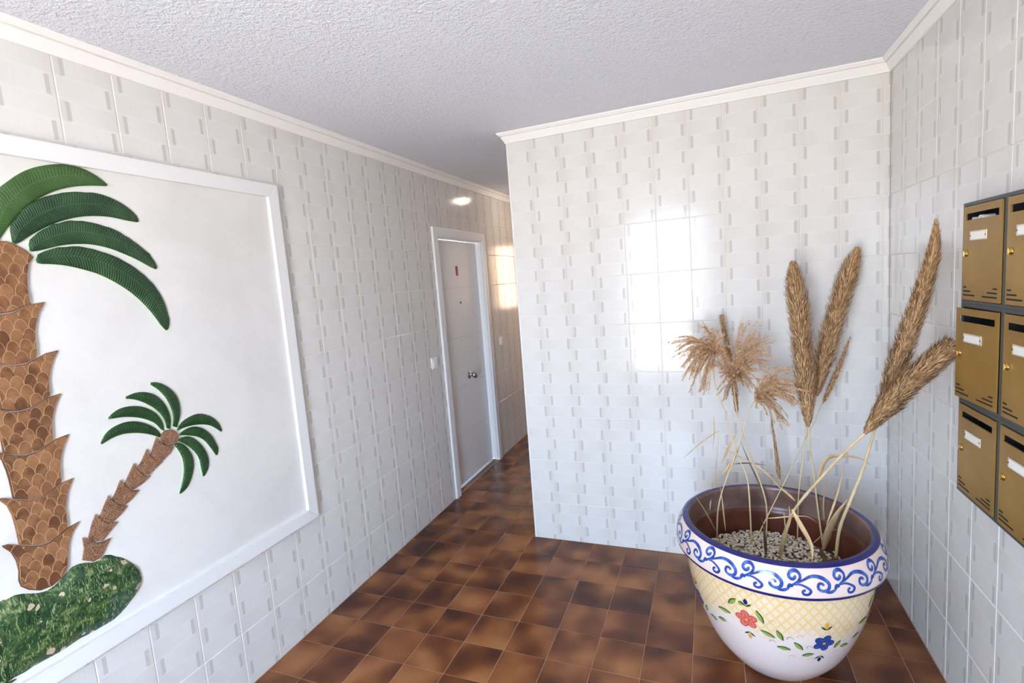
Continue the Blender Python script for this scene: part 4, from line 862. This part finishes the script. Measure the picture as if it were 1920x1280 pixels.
first = True
for c in range(2):
    for r in range(3):
        m = mb0 if first else copy_tree(mb0)
        first = False
        m.location = (W - .0005, MY - c * (MW + .0006), MZ + (2 - r) * (MH + .0006))
        tag(m, MB_LABELS[(r, c)], 'mailbox', 'gold mailboxes on the right wall')
        if (r, c) == (1, 0):
            for ch in m.children:
                if ch.name.startswith('door'): ch.rotation_euler = (0, 0, math.radians(3.0)); ch.location.x -= .001
# letters lying in the top mailbox slot
for k, (y, w, lab) in enumerate(((1.935, .016, 'small folded white letter in the top mailbox slot, far side'), (1.893, .024, 'larger curled white letter in the top mailbox slot, near side'))):
    zt = MZ + 2 * (MH + .0006) + (MH - DH) / 2 + DH * .855
    vs, fs = [], []
    n = 7
    for i in range(n):
        a = PI * i / (n - 1)
        for (dx, s) in ((-.0385, 1), (-.006, 1), (-.0385, .9), (-.006, .9)):
            vs.append((W + dx - .02, y + math.cos(a) * w / 2 * s, zt + .0005 + math.sin(a) * w * .42 * s))
    for i in range(n - 1):
        b = i * 4
        fs += [(b, b + 1, b + 5, b + 4), (b + 3, b + 2, b + 6, b + 7), (b, b + 4, b + 6, b + 2), (b + 1, b + 3, b + 7, b + 5)]
    # resting on a pile of post that fills the box up to the slot
    o = mesh_obj('letter', vs, fs, M_PAPER); tag(o, lab, 'letter')

# ---------------------------------------------------------------- painted pot
PX, PY = 2.111, 2.2016
OUT = [(.150, 0), (.160, .004), (.172, .014), (.205, .05), (.242, .1), (.268, .15), (.289, .2), (.307, .25), (.322, .3), (.335, .36), (.343, .42), (.346, .47), (.349, .484)]
RIM = [(.345, .484), (.366, .4852), (.377, .489), (.3815, .497), (.3825, .512), (.380, .535), (.373, .56), (.362, .582), (.353, .595), (.345, .6005), (.338, .6015)]
INN = [(.338, .6015), (.331, .600), (.327, .592), (.326, .56), (.324, .50), (.320, .495), (.312, .47), (.304, .40), (.296, .33)]
def pot_body_mat():
    m = NT('painted_glaze', .12)
    u, v, _ = m.xyz(m.uv())            # u: metres round, v: height
    d1 = m.math('ABSOLUTE', m.math('SUBTRACT', m.math('FRACT', m.math('MULTIPLY', m.math('ADD', u, m.math('MULTIPLY', v, .8)), 1 / .034)), .5))
    d2 = m.math('ABSOLUTE', m.math('SUBTRACT', m.math('FRACT', m.math('MULTIPLY', m.math('SUBTRACT', u, m.math('MULTIPLY', v, .8)), 1 / .034)), .5))
    ln = m.math('MAXIMUM', m.n('MapRange', {'Value': d1, 'From Min': .20, 'From Max': .08}).outputs[0], m.n('MapRange', {'Value': d2, 'From Min': .20, 'From Max': .08}).outputs[0])
    n = m.noise(m.obj(), 18.0, 3)
    wave = m.math('MULTIPLY', m.math('SINE', m.math('MULTIPLY', u, 8 / .335)), .022)
    zone = m.n('MapRange', {'Value': m.math('SUBTRACT', v, wave), 'From Min': .285, 'From Max': .345}).outputs[0]
    white = (.82, .70, .655, 1)
    c = m.mix(m.math('MULTIPLY', zone, .66), white, (.82, .62, .34, 1))
    f = m.math('MULTIPLY', m.math('MULTIPLY', ln, zone), m.math('MULTIPLY_ADD', n, .6, .42))
    c = m.mix(f, c, (.80, .53, .18, 1))
    m.set('Base Color', c)
    m.set('Coat Weight', .4); m.set('Coat Roughness', .05)
    return m.m
M_POT = pot_body_mat()
M_RIM = simple('rim_glaze', (.80, .63, .56, 1), .10, 0, .6, .04, 14)
M_BLUE = simple('cobalt_line', srgb(34, 36, 104), .15)
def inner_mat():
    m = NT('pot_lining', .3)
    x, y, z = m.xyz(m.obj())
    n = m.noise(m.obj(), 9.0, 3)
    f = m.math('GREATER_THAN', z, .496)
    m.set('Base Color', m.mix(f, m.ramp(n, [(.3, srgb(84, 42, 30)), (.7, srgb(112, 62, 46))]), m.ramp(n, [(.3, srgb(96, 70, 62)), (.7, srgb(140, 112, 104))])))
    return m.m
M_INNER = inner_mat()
pot = empty('flower_pot', (PX, PY, 0))
tag(pot, 'large glazed pot painted with blue scrolls, yellow lattice and flowers', 'pot')
def lathe_uv(name, prof, mat, seg=128, close0=False):
    vs, fs, uv = [], [], []
    for r, z in prof:
        for k in range(seg + 1):
            a = 2 * PI * k / seg
            vs.append((r * math.cos(a), r * math.sin(a), z)); uv.append((a * .335, z))
    S = seg + 1
    for i in range(len(prof) - 1):
        for k in range(seg): fs.append((i * S + k, i * S + k + 1, (i + 1) * S + k + 1, (i + 1) * S + k))
    if close0: fs.append(tuple(reversed(range(seg))))
    return mesh_obj(name, vs, fs, mat, pot, True, uv)
def fine(prof, n): return [(p.x, p.y) for p in resample([(a, b, 0) for a, b in prof], n)]
lathe_uv('pot_body', OUT[:3] + fine(OUT[2:], 30)[1:], M_POT, 128, True)
rim = lathe_uv('rim_band', fine(RIM, 26), M_RIM)
lathe_uv('lining', fine(INN, 24), M_INNER)
# blue lines round the rim
RF = fine(RIM, 60)
def ring_line(z0, z1, off=.0006, top=False):
    pr = [(r + off, z) for r, z in RF if z0 <= z <= z1]
    if top: pr = [(.3555, .5945), (.3462, .6012), (.338, .6023), (.3300, .6010)]
    return lathe_uv('rim_line', pr, M_BLUE)
ring_line(.4885, .5035); ring_line(0, 0, 0, True)

def prof_at(z, prof):
    for (r0, a), (r1, b) in zip(prof, prof[1:]):
        if a <= z <= b and b > a: return r0 + (r1 - r0) * (z - a) / (b - a)
    return prof[-1][0] if z > prof[-1][1] else prof[0][0]
BF = fine(OUT[2:], 60)
def on_pot(th, z, prof, off): r = prof_at(z, prof) + off; return (r * math.cos(th), r * math.sin(th), z)

def stroke(name, curves, prof, mat, off, parent, rref):
    """curves: list of (points (theta,z), width start, width mid, width end) painted on the pot"""
    vs, fs = [], []
    for pts, w0, w1, w2 in curves:
        q = resample([(a * rref, b, 0) for a, b in pts], max(10, len(pts) * 6))
        n0 = len(vs); n = len(q)
        for i, p in enumerate(q):
            d = (q[min(i + 1, n - 1)] - q[max(i - 1, 0)]).normalized()
            nn = Vector((-d.y, d.x, 0)); t = i / (n - 1)
            w = (w0 * (1 - 2 * t) + w1 * 2 * t) if t < .5 else (w1 * (2 - 2 * t) + w2 * (2 * t - 1))
            for s in (-.5, 0, .5):
                c = p + nn * w * s
                vs.append(on_pot(c.x / rref, c.y, prof, off))
        for i in range(n - 1):
            for k in (0, 1): fs.append((n0 + i * 3 + k, n0 + i * 3 + k + 1, n0 + i * 3 + k + 4, n0 + i * 3 + k + 3))
    o = mesh_obj(name, vs, fs, mat, parent, True)
    fix_out(o)
    return o
def fix_out(o):
    bad = [p.index for p in o.data.polygons if p.normal.dot(Vector((p.center.x, p.center.y, 0))) < 0]
    if bad:
        bm = bmesh.new(); bm.from_mesh(o.data); bm.faces.ensure_lookup_table()
        bmesh.ops.reverse_faces(bm, faces=[bm.faces[i] for i in bad]); bm.to_mesh(o.data); bm.free()

def scroll_mat():
    m = NT('cobalt_brush', .12)
    f = m.noise(m.obj(), 45.0, 3)
    m.set('Base Color', m.ramp(f, [(.3, srgb(24, 40, 112)), (.55, srgb(46, 80, 156)), (.8, srgb(92, 130, 190))]))
    return m.m
M_SCROLL = scroll_mat()
PER = 2 * PI / 16
def bz(b): return .505 + .084 * b
MOT = [([(0, .42), (.2, .60), (.45, .80), (.68, .76), (.82, .56), (.80, .34), (.68, .27), (.585, .38), (.60, .54), (.68, .55), (.70, .47)], .0025, .0085, .006),
       ([(.70, .27), (.80, .21), (.92, .27), (1.0, .42)], .004, .0075, .004),
       ([(0, .42), (.17, .62), (.225, .82), (.15, .97), (.03, .94), (-.02, .78), (.045, .68), (.11, .74), (.10, .81)], .004, .0075, .007),
       ([(.06, .47), (.2, .50), (.33, .42), (.42, .28), (.37, .13), (.275, .13), (.255, .25), (.315, .30)], .003, .0065, .0055),
       ([(-.06, .36), (0, .44), (.06, .40)], .003, .010, .003)]
SC = None
for k in range(16):
    if SC is None:
        cs = [([((-1.5445 + a * PER), bz(b)) for a, b in pts], w0 * 1.5, w1 * 1.45, w2 * 1.4) for pts, w0, w1, w2 in MOT]
        SC = stroke('painted_scroll', cs, RF, M_SCROLL, .0008, rim, .375)
    else:
        o = copy_of(SC, rim); o.rotation_euler = (0, 0, k * PER)

M_LEAF = simple('leaf_brush', srgb(142, 164, 84), .15, var=.3, vs=60)
M_LEAFD = simple('dark_leaf_brush', srgb(58, 82, 44), .15)  # dark green brushwork under the painted leaves and beside the buds
M_PINK = simple('pink_brush', srgb(218, 110, 100), .15, var=.2, vs=70)
M_PINKD = simple('red_brush', srgb(186, 62, 58), .15)
M_FBLUE = simple('blue_petal_brush', srgb(42, 78, 152), .15, var=.4, vs=70)
M_NAVY = simple('navy_brush', srgb(28, 38, 96), .15)
M_ORANGE = simple('orange_brush', srgb(228, 158, 58), .15, var=.2, vs=70)
M_CURL = simple('pale_curl_brush', srgb(214, 170, 148), .2)
M_CURLG = simple('grey_green_curl_brush', srgb(140, 140, 120), .2)
RB = .31
def blob(cx, cz, lx, lz, ang, prof, off, n=14, pointy=0.0):
    """oval dab centred at theta cx, height cz; returns verts, faces"""
    vs, fs = [], []
    rings = 3
    ca, sa = math.cos(ang), math.sin(ang)
    vs.append(on_pot(cx, cz, prof, off))
    for r in range(1, rings + 1):
        for k in range(n):
            a = 2 * PI * k / n
            x = math.cos(a) * lx * r / rings; y = math.sin(a) * lz * r / rings * (1 - pointy * abs(math.cos(a)) ** 2)
            vs.append(on_pot(cx + (x * ca - y * sa) / RB, cz + x * sa + y * ca, prof, off))
    for k in range(n): fs.append((0, 1 + k, 1 + (k + 1) % n))
    for r in range(rings - 1):
        for k in range(n):
            a, b = 1 + r * n + k, 1 + r * n + (k + 1) % n
            fs.append((a, a + n, b + n, b))
    return vs, fs
def decal(name, items, parent=pot):
    """items: (verts, faces, material)"""
    vs, fs, mi, mats = [], [], [], []
    for v, f, m in items:
        if m not in mats: mats.append(m)
        n = len(vs); vs += v; fs += [tuple(i + n for i in q) for q in f]; mi += [mats.index(m)] * len(f)
    o = mesh_obj(name, vs, fs, None, parent, True, None, mats, mi)
    fix_out(o)
    return o
def flower(th, z, petal, edge, s, a0):
    it = []
    for k in range(5):
        a = a0 + 2 * PI * k / 5
        c = (th + math.cos(a) * s * .62 / RB, z + math.sin(a) * s * .62)
        v, f = blob(c[0], c[1], s * .50, s * .42, a, BF, .0010); it.append((v, f, edge))
        v, f = blob(c[0], c[1], s * .42, s * .33, a, BF, .0014); it.append((v, f, petal))
        v, f = blob(th + math.cos(a) * s * .45 / RB, z + math.sin(a) * s * .45, s * .30, s * .035, a, BF, .0018); it.append((v, f, edge))
    v, f = blob(th, z, s * .17, s * .17, 0, BF, .0022); it.append((v, f, M_ORANGE))
    return it
LEAFS = [((-2.3102, .3339), (-2.131, .3377)), ((-2.35, .2752), (-2.22, .2851)), ((-2.1498, .3782), (-2.0521, .4152)), ((-2.0356, .4054), (-1.9866, .4009)), ((-1.8571, .3974), (-1.7838, .3463)), ((-1.8238, .3143), (-1.6729, .2934)), ((-1.6656, .3335), (-1.5969, .2877)), ((-1.6624, .254), (-1.5088, .2484)), ((-1.4919, .2897), (-1.3856, .2523)), ((-1.3878, .2237), (-1.2536, .2343)), ((-1.0248, .2538), (-.9662, .2897)), ((-.9451, .2549), (-.8191, .251))]
BUDS = [('navy', -1.9553, .418), ('orange', -1.9413, .2672), ('orange', -1.1711, .3673), ('navy', -1.1731, .2032)]
CURLS = [(-1.7089, .3605, 1), (-1.54, .3012, 0), (-1.7161, .2717, 0), (-1.5079, .2113, 1), (-2.2451, .2768, 1), (-1.2973, .2024, 1), (-1.4438, .3146, 1), (-1.3343, .2656, 0), (-.9399, .3251, 1), (-.9894, .2287, 1)]
protos = []
protos.append(decal('painted_flower', flower(-1.9574, .342, M_PINK, M_PINKD, .034, .5)))
protos.append(decal('painted_flower', flower(-1.1719, .287, M_FBLUE, M_NAVY, .034, 1.2)))
for (t0, za), (t1, zb) in LEAFS:
    dx, dz = (t1 - t0) * RB, zb - za
    L = math.hypot(dx, dz) / 2; a = math.atan2(dz, dx)
    n = (-math.sin(a), math.cos(a))
    c = ((t0 + t1) / 2, (za + zb) / 2)
    it = [blob(c[0] + n[0] * .002 / RB, c[1] + n[1] * .002, L, .0085, a, BF, .0009, 14, .75) + (M_LEAFD,), blob(c[0] - n[0] * .0012 / RB, c[1] - n[1] * .0012, L * .93, .0068, a, BF, .0013, 14, .75) + (M_LEAF,)]
    protos.append(decal('painted_leaf', it))
for kind, t, z in BUDS:
    it = []
    up = 1 if z > .34 else -1
    for s in (-1, 1): it.append(blob(t + s * .009 / RB, z - up * .012, .013, .004, s * up * .7, BF, .0009, 12, .7) + (M_LEAFD,))
    it.append(blob(t, z, .0125, .0075, PI / 2, BF, .0013, 12, .5) + ((M_NAVY if kind == 'navy' else M_ORANGE),))
    protos.append(decal('painted_bud', it))
for t, z, w in CURLS:
    pts = [(t + (.016 - .0022 * k) * math.cos(.6 * k) / RB, z + (.014 - .0019 * k) * math.sin(.6 * k)) for k in range(8)]
    protos.append(stroke('painted_curl', [(pts, .0012, .0024, .0016)], BF, M_CURL if w else M_CURLG, .0009, pot, RB))
for k in range(1, 4):
    for p in protos:
        o = copy_of(p, pot); o.rotation_euler = (0, 0, k * PI / 2)
# soil
lathe_uv('soil', [(.0, .388), (.1, .389), (.2, .386), (.297, .380)], simple('dry_soil', srgb(120, 98, 80), .95, var=.3, vs=60))

# white gravel
gv, gf = [], []
t = (1 + 5 ** .5) / 2
ICO = [Vector(v).normalized() for v in ((-1, t, 0), (1, t, 0), (-1, -t, 0), (1, -t, 0), (0, -1, t), (0, 1, t), (0, -1, -t), (0, 1, -t), (t, 0, -1), (t, 0, 1), (-t, 0, -1), (-t, 0, 1))]
ICF = [(0, 11, 5), (0, 5, 1), (0, 1, 7), (0, 7, 10), (0, 10, 11), (1, 5, 9), (5, 11, 4), (11, 10, 2), (10, 7, 6), (7, 1, 8), (3, 9, 4), (3, 4, 2), (3, 2, 6), (3, 6, 8), (3, 8, 9), (4, 9, 5), (2, 4, 11), (6, 2, 10), (8, 6, 7), (9, 8, 1)]
cnt = 0
while cnt < 2400:
    a, r = R.uniform(0, 2 * PI), .288 * math.sqrt(R.random())
    x, y = r * math.cos(a), r * math.sin(a)
    if x > .17 and R.random() < .8: continue
    sx, sy, sz = R.uniform(.005, .0095), R.uniform(.0045, .007), R.uniform(.003, .0055)
    rot = Matrix.Rotation(R.uniform(0, 6.3), 3, 'Z') @ Matrix.Rotation(R.uniform(-.5, .5), 3, 'X')
    z = .3885 + R.uniform(.002, .012) + .008 * (1 - (r / .29) ** 2)
    n = len(gv)
    for v in ICO:
        q = rot @ Vector((v.x * sx * R.uniform(.8, 1.15), v.y * sy * R.uniform(.8, 1.15), v.z * sz))
        gv.append((PX + x + q.x, PY + y + q.y, z + q.z))
    gf += [tuple(i + n for i in f) for f in ICF]
    cnt += 1
def gravel_mat():
    m = NT('pale_gravel', .7)
    r = m.n('NewGeometry').outputs['Random Per Island']
    m.set('Base Color', m.ramp(r, [(.0, srgb(176, 156, 130)), (.35, srgb(222, 208, 186)), (.8, srgb(240, 232, 218)), (1., srgb(246, 242, 234))]))
    return m.m
o = mesh_obj('gravel', gv, gf, gravel_mat(), None, True); o['kind'] = 'stuff'
tag(o, 'pale gravel covering the soil in the painted pot', 'gravel')

# ---------------------------------------------------------------- dried reeds and plumes
def straw_mat(name, a, b, c, island=True):
    m = NT(name, .6, spec=.3)
    r = m.n('NewGeometry').outputs['Random Per Island'] if island else m.noise(m.scaled(m.obj(), (1, 1, .25)), 40.0, 3)
    m.set('Base Color', m.ramp(r, [(.1, a), (.5, b), (.95, c)]))
    return m.m
M_PLUME = straw_mat('plume_fibre', srgb(128, 92, 60), srgb(182, 142, 100), srgb(218, 182, 138))
M_PLUME_DARK = straw_mat('plume_core', srgb(146, 106, 72), srgb(172, 130, 92), srgb(190, 150, 110), False)
M_PANICLE = straw_mat('panicle_fibre', srgb(176, 132, 94), srgb(212, 172, 130), srgb(234, 204, 166))
M_STEM = straw_mat('dry_stem', srgb(184, 154, 108), srgb(216, 192, 148), srgb(232, 214, 180), False)
M_BLADE = straw_mat('dry_blade', srgb(176, 138, 98), srgb(206, 174, 130), srgb(226, 202, 164), False)
M_BLADE_DARK = straw_mat('weathered_blade', srgb(70, 58, 44), srgb(110, 92, 66), srgb(150, 126, 92), False)

def frames(P):
    out = []
    n = len(P)
    for i in range(n):
        t = (P[min(i + 1, n - 1)] - P[max(i - 1, 0)]).normalized()
        a = Vector((0, 1, 0)) if abs(t.y) < .9 else Vector((1, 0, 0))
        u = t.cross(a).normalized(); v = t.cross(u).normalized()
        out.append((t, u, v))
    return out
def tube_geo(pts, rad, seg=7, vs=None, fs=None):
    vs = [] if vs is None else vs; fs = [] if fs is None else fs
    F = frames(pts); n0 = len(vs)
    for i, p in enumerate(pts):
        t, u, v = F[i]; r = rad(i / (len(pts) - 1))
        for k in range(seg):
            a = 2 * PI * k / seg
            vs.append(tuple(p + u * (r * math.cos(a)) + v * (r * math.sin(a))))
    for i in range(len(pts) - 1):
        for k in range(seg):
            j = (k + 1) % seg
            fs.append((n0 + i * seg + k, n0 + i * seg + j, n0 + (i + 1) * seg + j, n0 + (i + 1) * seg + k))
    fs.append(tuple(n0 + k for k in reversed(range(seg)))); fs.append(tuple(n0 + (len(pts) - 1) * seg + k for k in range(seg)))
    return vs, fs
def local(vs, o): return [(x - o[0], y - o[1], z - o[2]) for x, y, z in vs]

def stem_part(reed, pts, r0, r1, mat=None):
    P = resample(pts, 40)
    def rad(t):
        r = r0 + (r1 - r0) * t
        for nd in (.22, .47, .72): r += r0 * .35 * math.exp(-((t - nd) / .012) ** 2)
        return r
    vs, fs = tube_geo(P, rad)
    return mesh_obj('stem', local(vs, reed.location), fs, mat or M_STEM, reed, True)

def plume_part(reed, pts, rmax, n, shape, blade=(.022, .045), name='plume'):
    P = resample(pts, 60); F = frames(P)
    vs, fs = [], []
    core = lambda t: max(.0015, rmax * .42 * shape(t))
    tube_geo(P, core, 8, vs, fs)
    mi = [1] * len(fs)
    for _ in range(n):
        t = R.random() ** .95
        i = min(58, int(t * 59)); f = t * 59 - i
        p = P[i].lerp(P[i + 1], f); T, u, v = F[i]
        a = R.uniform(0, 2 * PI)
        N = u * math.cos(a) + v * math.sin(a)
        rr = rmax * shape(t)
        L = R.uniform(*blade) * (1.0 if t < .8 else 1.15 - .75 * (t - .8) / .2 )
        out = R.uniform(.35, 1.0) * rr
        if R.random() < .07: out *= 1.25; L *= 1.25
        b = p + N * out * .45
        e = p + N * (out + R.uniform(-.002, .004)) + T * L
        side = T.cross(N).normalized() * R.uniform(.0009, .0019)
        m_ = b.lerp(e, .55) + N * rr * .12
        k = len(vs)
        vs += [tuple(b), tuple(m_ + side), tuple(e), tuple(m_ - side)]
        fs.append((k, k + 1, k + 2, k + 3)); mi.append(0)
    return mesh_obj(name, local(vs, reed.location), fs, None, reed, False, None, [M_PLUME, M_PLUME_DARK], mi)

def panicle_part(reed, base, tips, spread=.024, per=120):
    vs, fs = [], []
    B = Vector(base)
    for tp in tips:
        T = Vector(tp)
        for rep in range(6):
            T2 = T + Vector((R.gauss(0, spread), R.gauss(0, spread), R.gauss(0, spread * .8)))
            mid = B.lerp(T2, .55) + Vector((0, 0, (T2 - B).length * R.uniform(.12, .30)))
            P = resample([B + Vector((R.gauss(0, .004), R.gauss(0, .004), R.gauss(0, .006))), mid, T2], 12)
            tube_geo(P, lambda t: .0009 * (1 - t) + .0004, 3, vs, fs)
            F = frames(P)
            for _ in range(per):
                t = R.random() ** .55
                i = min(10, int(t * 11)); p = P[i].lerp(P[i + 1], t * 11 - i); d, u, v = F[i]
                a = R.uniform(0, 2 * PI)
                N = u * math.cos(a) + v * math.sin(a)
                L = R.uniform(.008, .020)
                D = (d * R.uniform(.5, 1.) + N * R.uniform(.3, .9) + Vector((0, 0, -.35))).normalized()
                e = p + D * L
                s = D.cross(N + Vector((.1, .2, .3))).normalized() * R.uniform(.0006, .0012)
                k = len(vs)
                m_ = p.lerp(e, .5)
                vs += [tuple(p), tuple(m_ + s), tuple(e), tuple(m_ - s)]
                fs.append((k, k + 1, k + 2, k + 3))
    return mesh_obj('panicle', local(vs, reed.location), fs, M_PANICLE, reed)

def leaf_part(parent, pts, w, mat, loc, name='leaf_blade'):
    P = resample(pts, 22); F = frames(P)
    vs, fs = [], []
    n = len(P)
    tw0, tw1 = R.uniform(-.5, .5), R.uniform(-1.2, 1.2)
    for i, p in enumerate(P):
        t = i / (n - 1); T, u, v = F[i]
        ww = w * .5 * min(1, .35 + 3 * t) * min(1, .1 + 1.6 * (1 - t))
        a = tw0 + (tw1 - tw0) * t
        # u is sideways as seen from the front, v towards the room
        s = u * math.cos(a) + v * math.sin(a); q = v * math.cos(a) - u * math.sin(a)
        th = max(.0005, w * .05)
        for c, d in ((-1, .18), (0, 0), (1, .18)): vs.append(tuple(p + s * ww * c + q * (ww * d)))
        for c, d in ((1, .18), (0, 0), (-1, .18)): vs.append(tuple(p + s * ww * c + q * (ww * d - th)))
    for i in range(n - 1):
        for k in range(6):
            j = (k + 1) % 6
            fs.append((i * 6 + k, i * 6 + j, (i + 1) * 6 + j, (i + 1) * 6 + k))
    fs.append((5, 4, 3, 2, 1, 0)); fs.append(tuple((n - 1) * 6 + k for k in range(6)))
    return mesh_obj(name, local(vs, loc), fs, mat, parent, True)

def reed(name, key, label, cat, r0, r1, mat=None):
    b = STEMS[key][0]
    r = empty(name, b); tag(r, label, cat, 'dried reeds in the painted pot')
    return r, stem_part(r, STEMS[key], r0, r1, mat)
club = lambda t: min(1, .30 + 3.2 * t) * (1 if t < .72 else max(.12, 1 - ((t - .72) / .28) ** 2.2 * .75))
taper = lambda t: min(1, .35 + 3.0 * t) * max(.06, 1 - .35 * t - .60 * t ** 5)
spear = lambda t: min(1, .35 + 3.0 * t) * max(.12, 1 - t ** 1.5)
rA, _ = reed('pampas_plume', 'A_stem', 'upright thick brown plume, tallest in the middle of the pot', 'plume', .0042, .0026)
plume_part(rA, STEMS['A_head'], .054, 9000, club)
rB, _ = reed('pampas_plume', 'B_stem', 'thick brown plume leaning right towards the corner, close to the back wall', 'plume', .0030, .0018)
plume_part(rB, STEMS['B_head'], .054, 8000, club)
rC, _ = reed('pampas_plume', 'C_stem', 'small thin plume low beside the plume leaning to the corner', 'plume', .0026, .0014)
plume_part(rC, STEMS['C_head'], .018, 1500, spear, (.012, .028))
rD, _ = reed('pampas_plume', 'D_stem', 'longest curved brown plume reaching highest in front of the right wall', 'plume', .0070, .0045)
plume_part(rD, STEMS['D_head'], .050, 9000, taper)
rE, _ = reed('pampas_plume', 'E_stem', 'bushy plume bending right until it meets the mailboxes', 'plume', .0058, .0050)
plume_part(rE, STEMS['E_head'], .054, 9000, lambda t: min(1, .30 + 2.2 * t) * (1 - .25 * t), (.022, .05))
rF, _ = reed('reed_panicle', 'F_stem', 'feathery reed head with a brown stub rising above it', 'reed', .0036, .0020)
plume_part(rF, STEMS['F_head'], .020, 2000, lambda t: min(1, .5 + 2 * t) * (1 - .25 * t), (.010, .022))
panicle_part(rF, *PANICLES['F'])
rG, _ = reed('reed_panicle', 'G_stem', 'feathery reed head drooping farthest to the left', 'reed', .0036, .0018)
panicle_part(rG, *PANICLES['G'])
rH, _ = reed('reed_panicle', 'H_stem', 'feathery reed head drooping right towards the upright plume', 'reed', .0036, .0018)
panicle_part(rH, *PANICLES['H'])
rI, _ = reed('pampas_plume', 'I_spike', 'short pointed brown spike low in the middle of the pot', 'plume', .0030, .0030)
plume_part(rI, STEMS['I_head'], .013, 700, spear, (.02, .045))
owner = {'a': rG, 'b': rG, 'q': rG, 's': rG, 'd': rG, 'u': rG, 'm': rH, 'n': rH, 'r': rF, 'f': rE, 'g': rE, 'h': rE, 'k': rD, 'l': rD, 't': rC}
solo = {'c': 'thin dry stalk standing at the far left of the pot', 'e': 'short dry stalk leaning on the left rim of the pot', 'i': 'broad brown leaf standing by the thick right stem', 'j': 'thin upright dry stalk left of the broad brown leaf', 'o': 'dark withered stub in the middle of the gravel', 'p': 'broken pale stalk with a knot at the front of the gravel'}
for nm, pts, w in LEAVES:
    mat = M_BLADE_DARK if nm in 'dor' else M_BLADE
    if nm in owner: leaf_part(owner[nm], pts, w * 1.1, mat, owner[nm].location)
    else:
        o = leaf_part(None, pts, w * 1.1, mat, pts[0], 'dry_stalk')
        o.location = pts[0]
        tag(o, solo[nm], 'stalk', 'dried reeds in the painted pot')
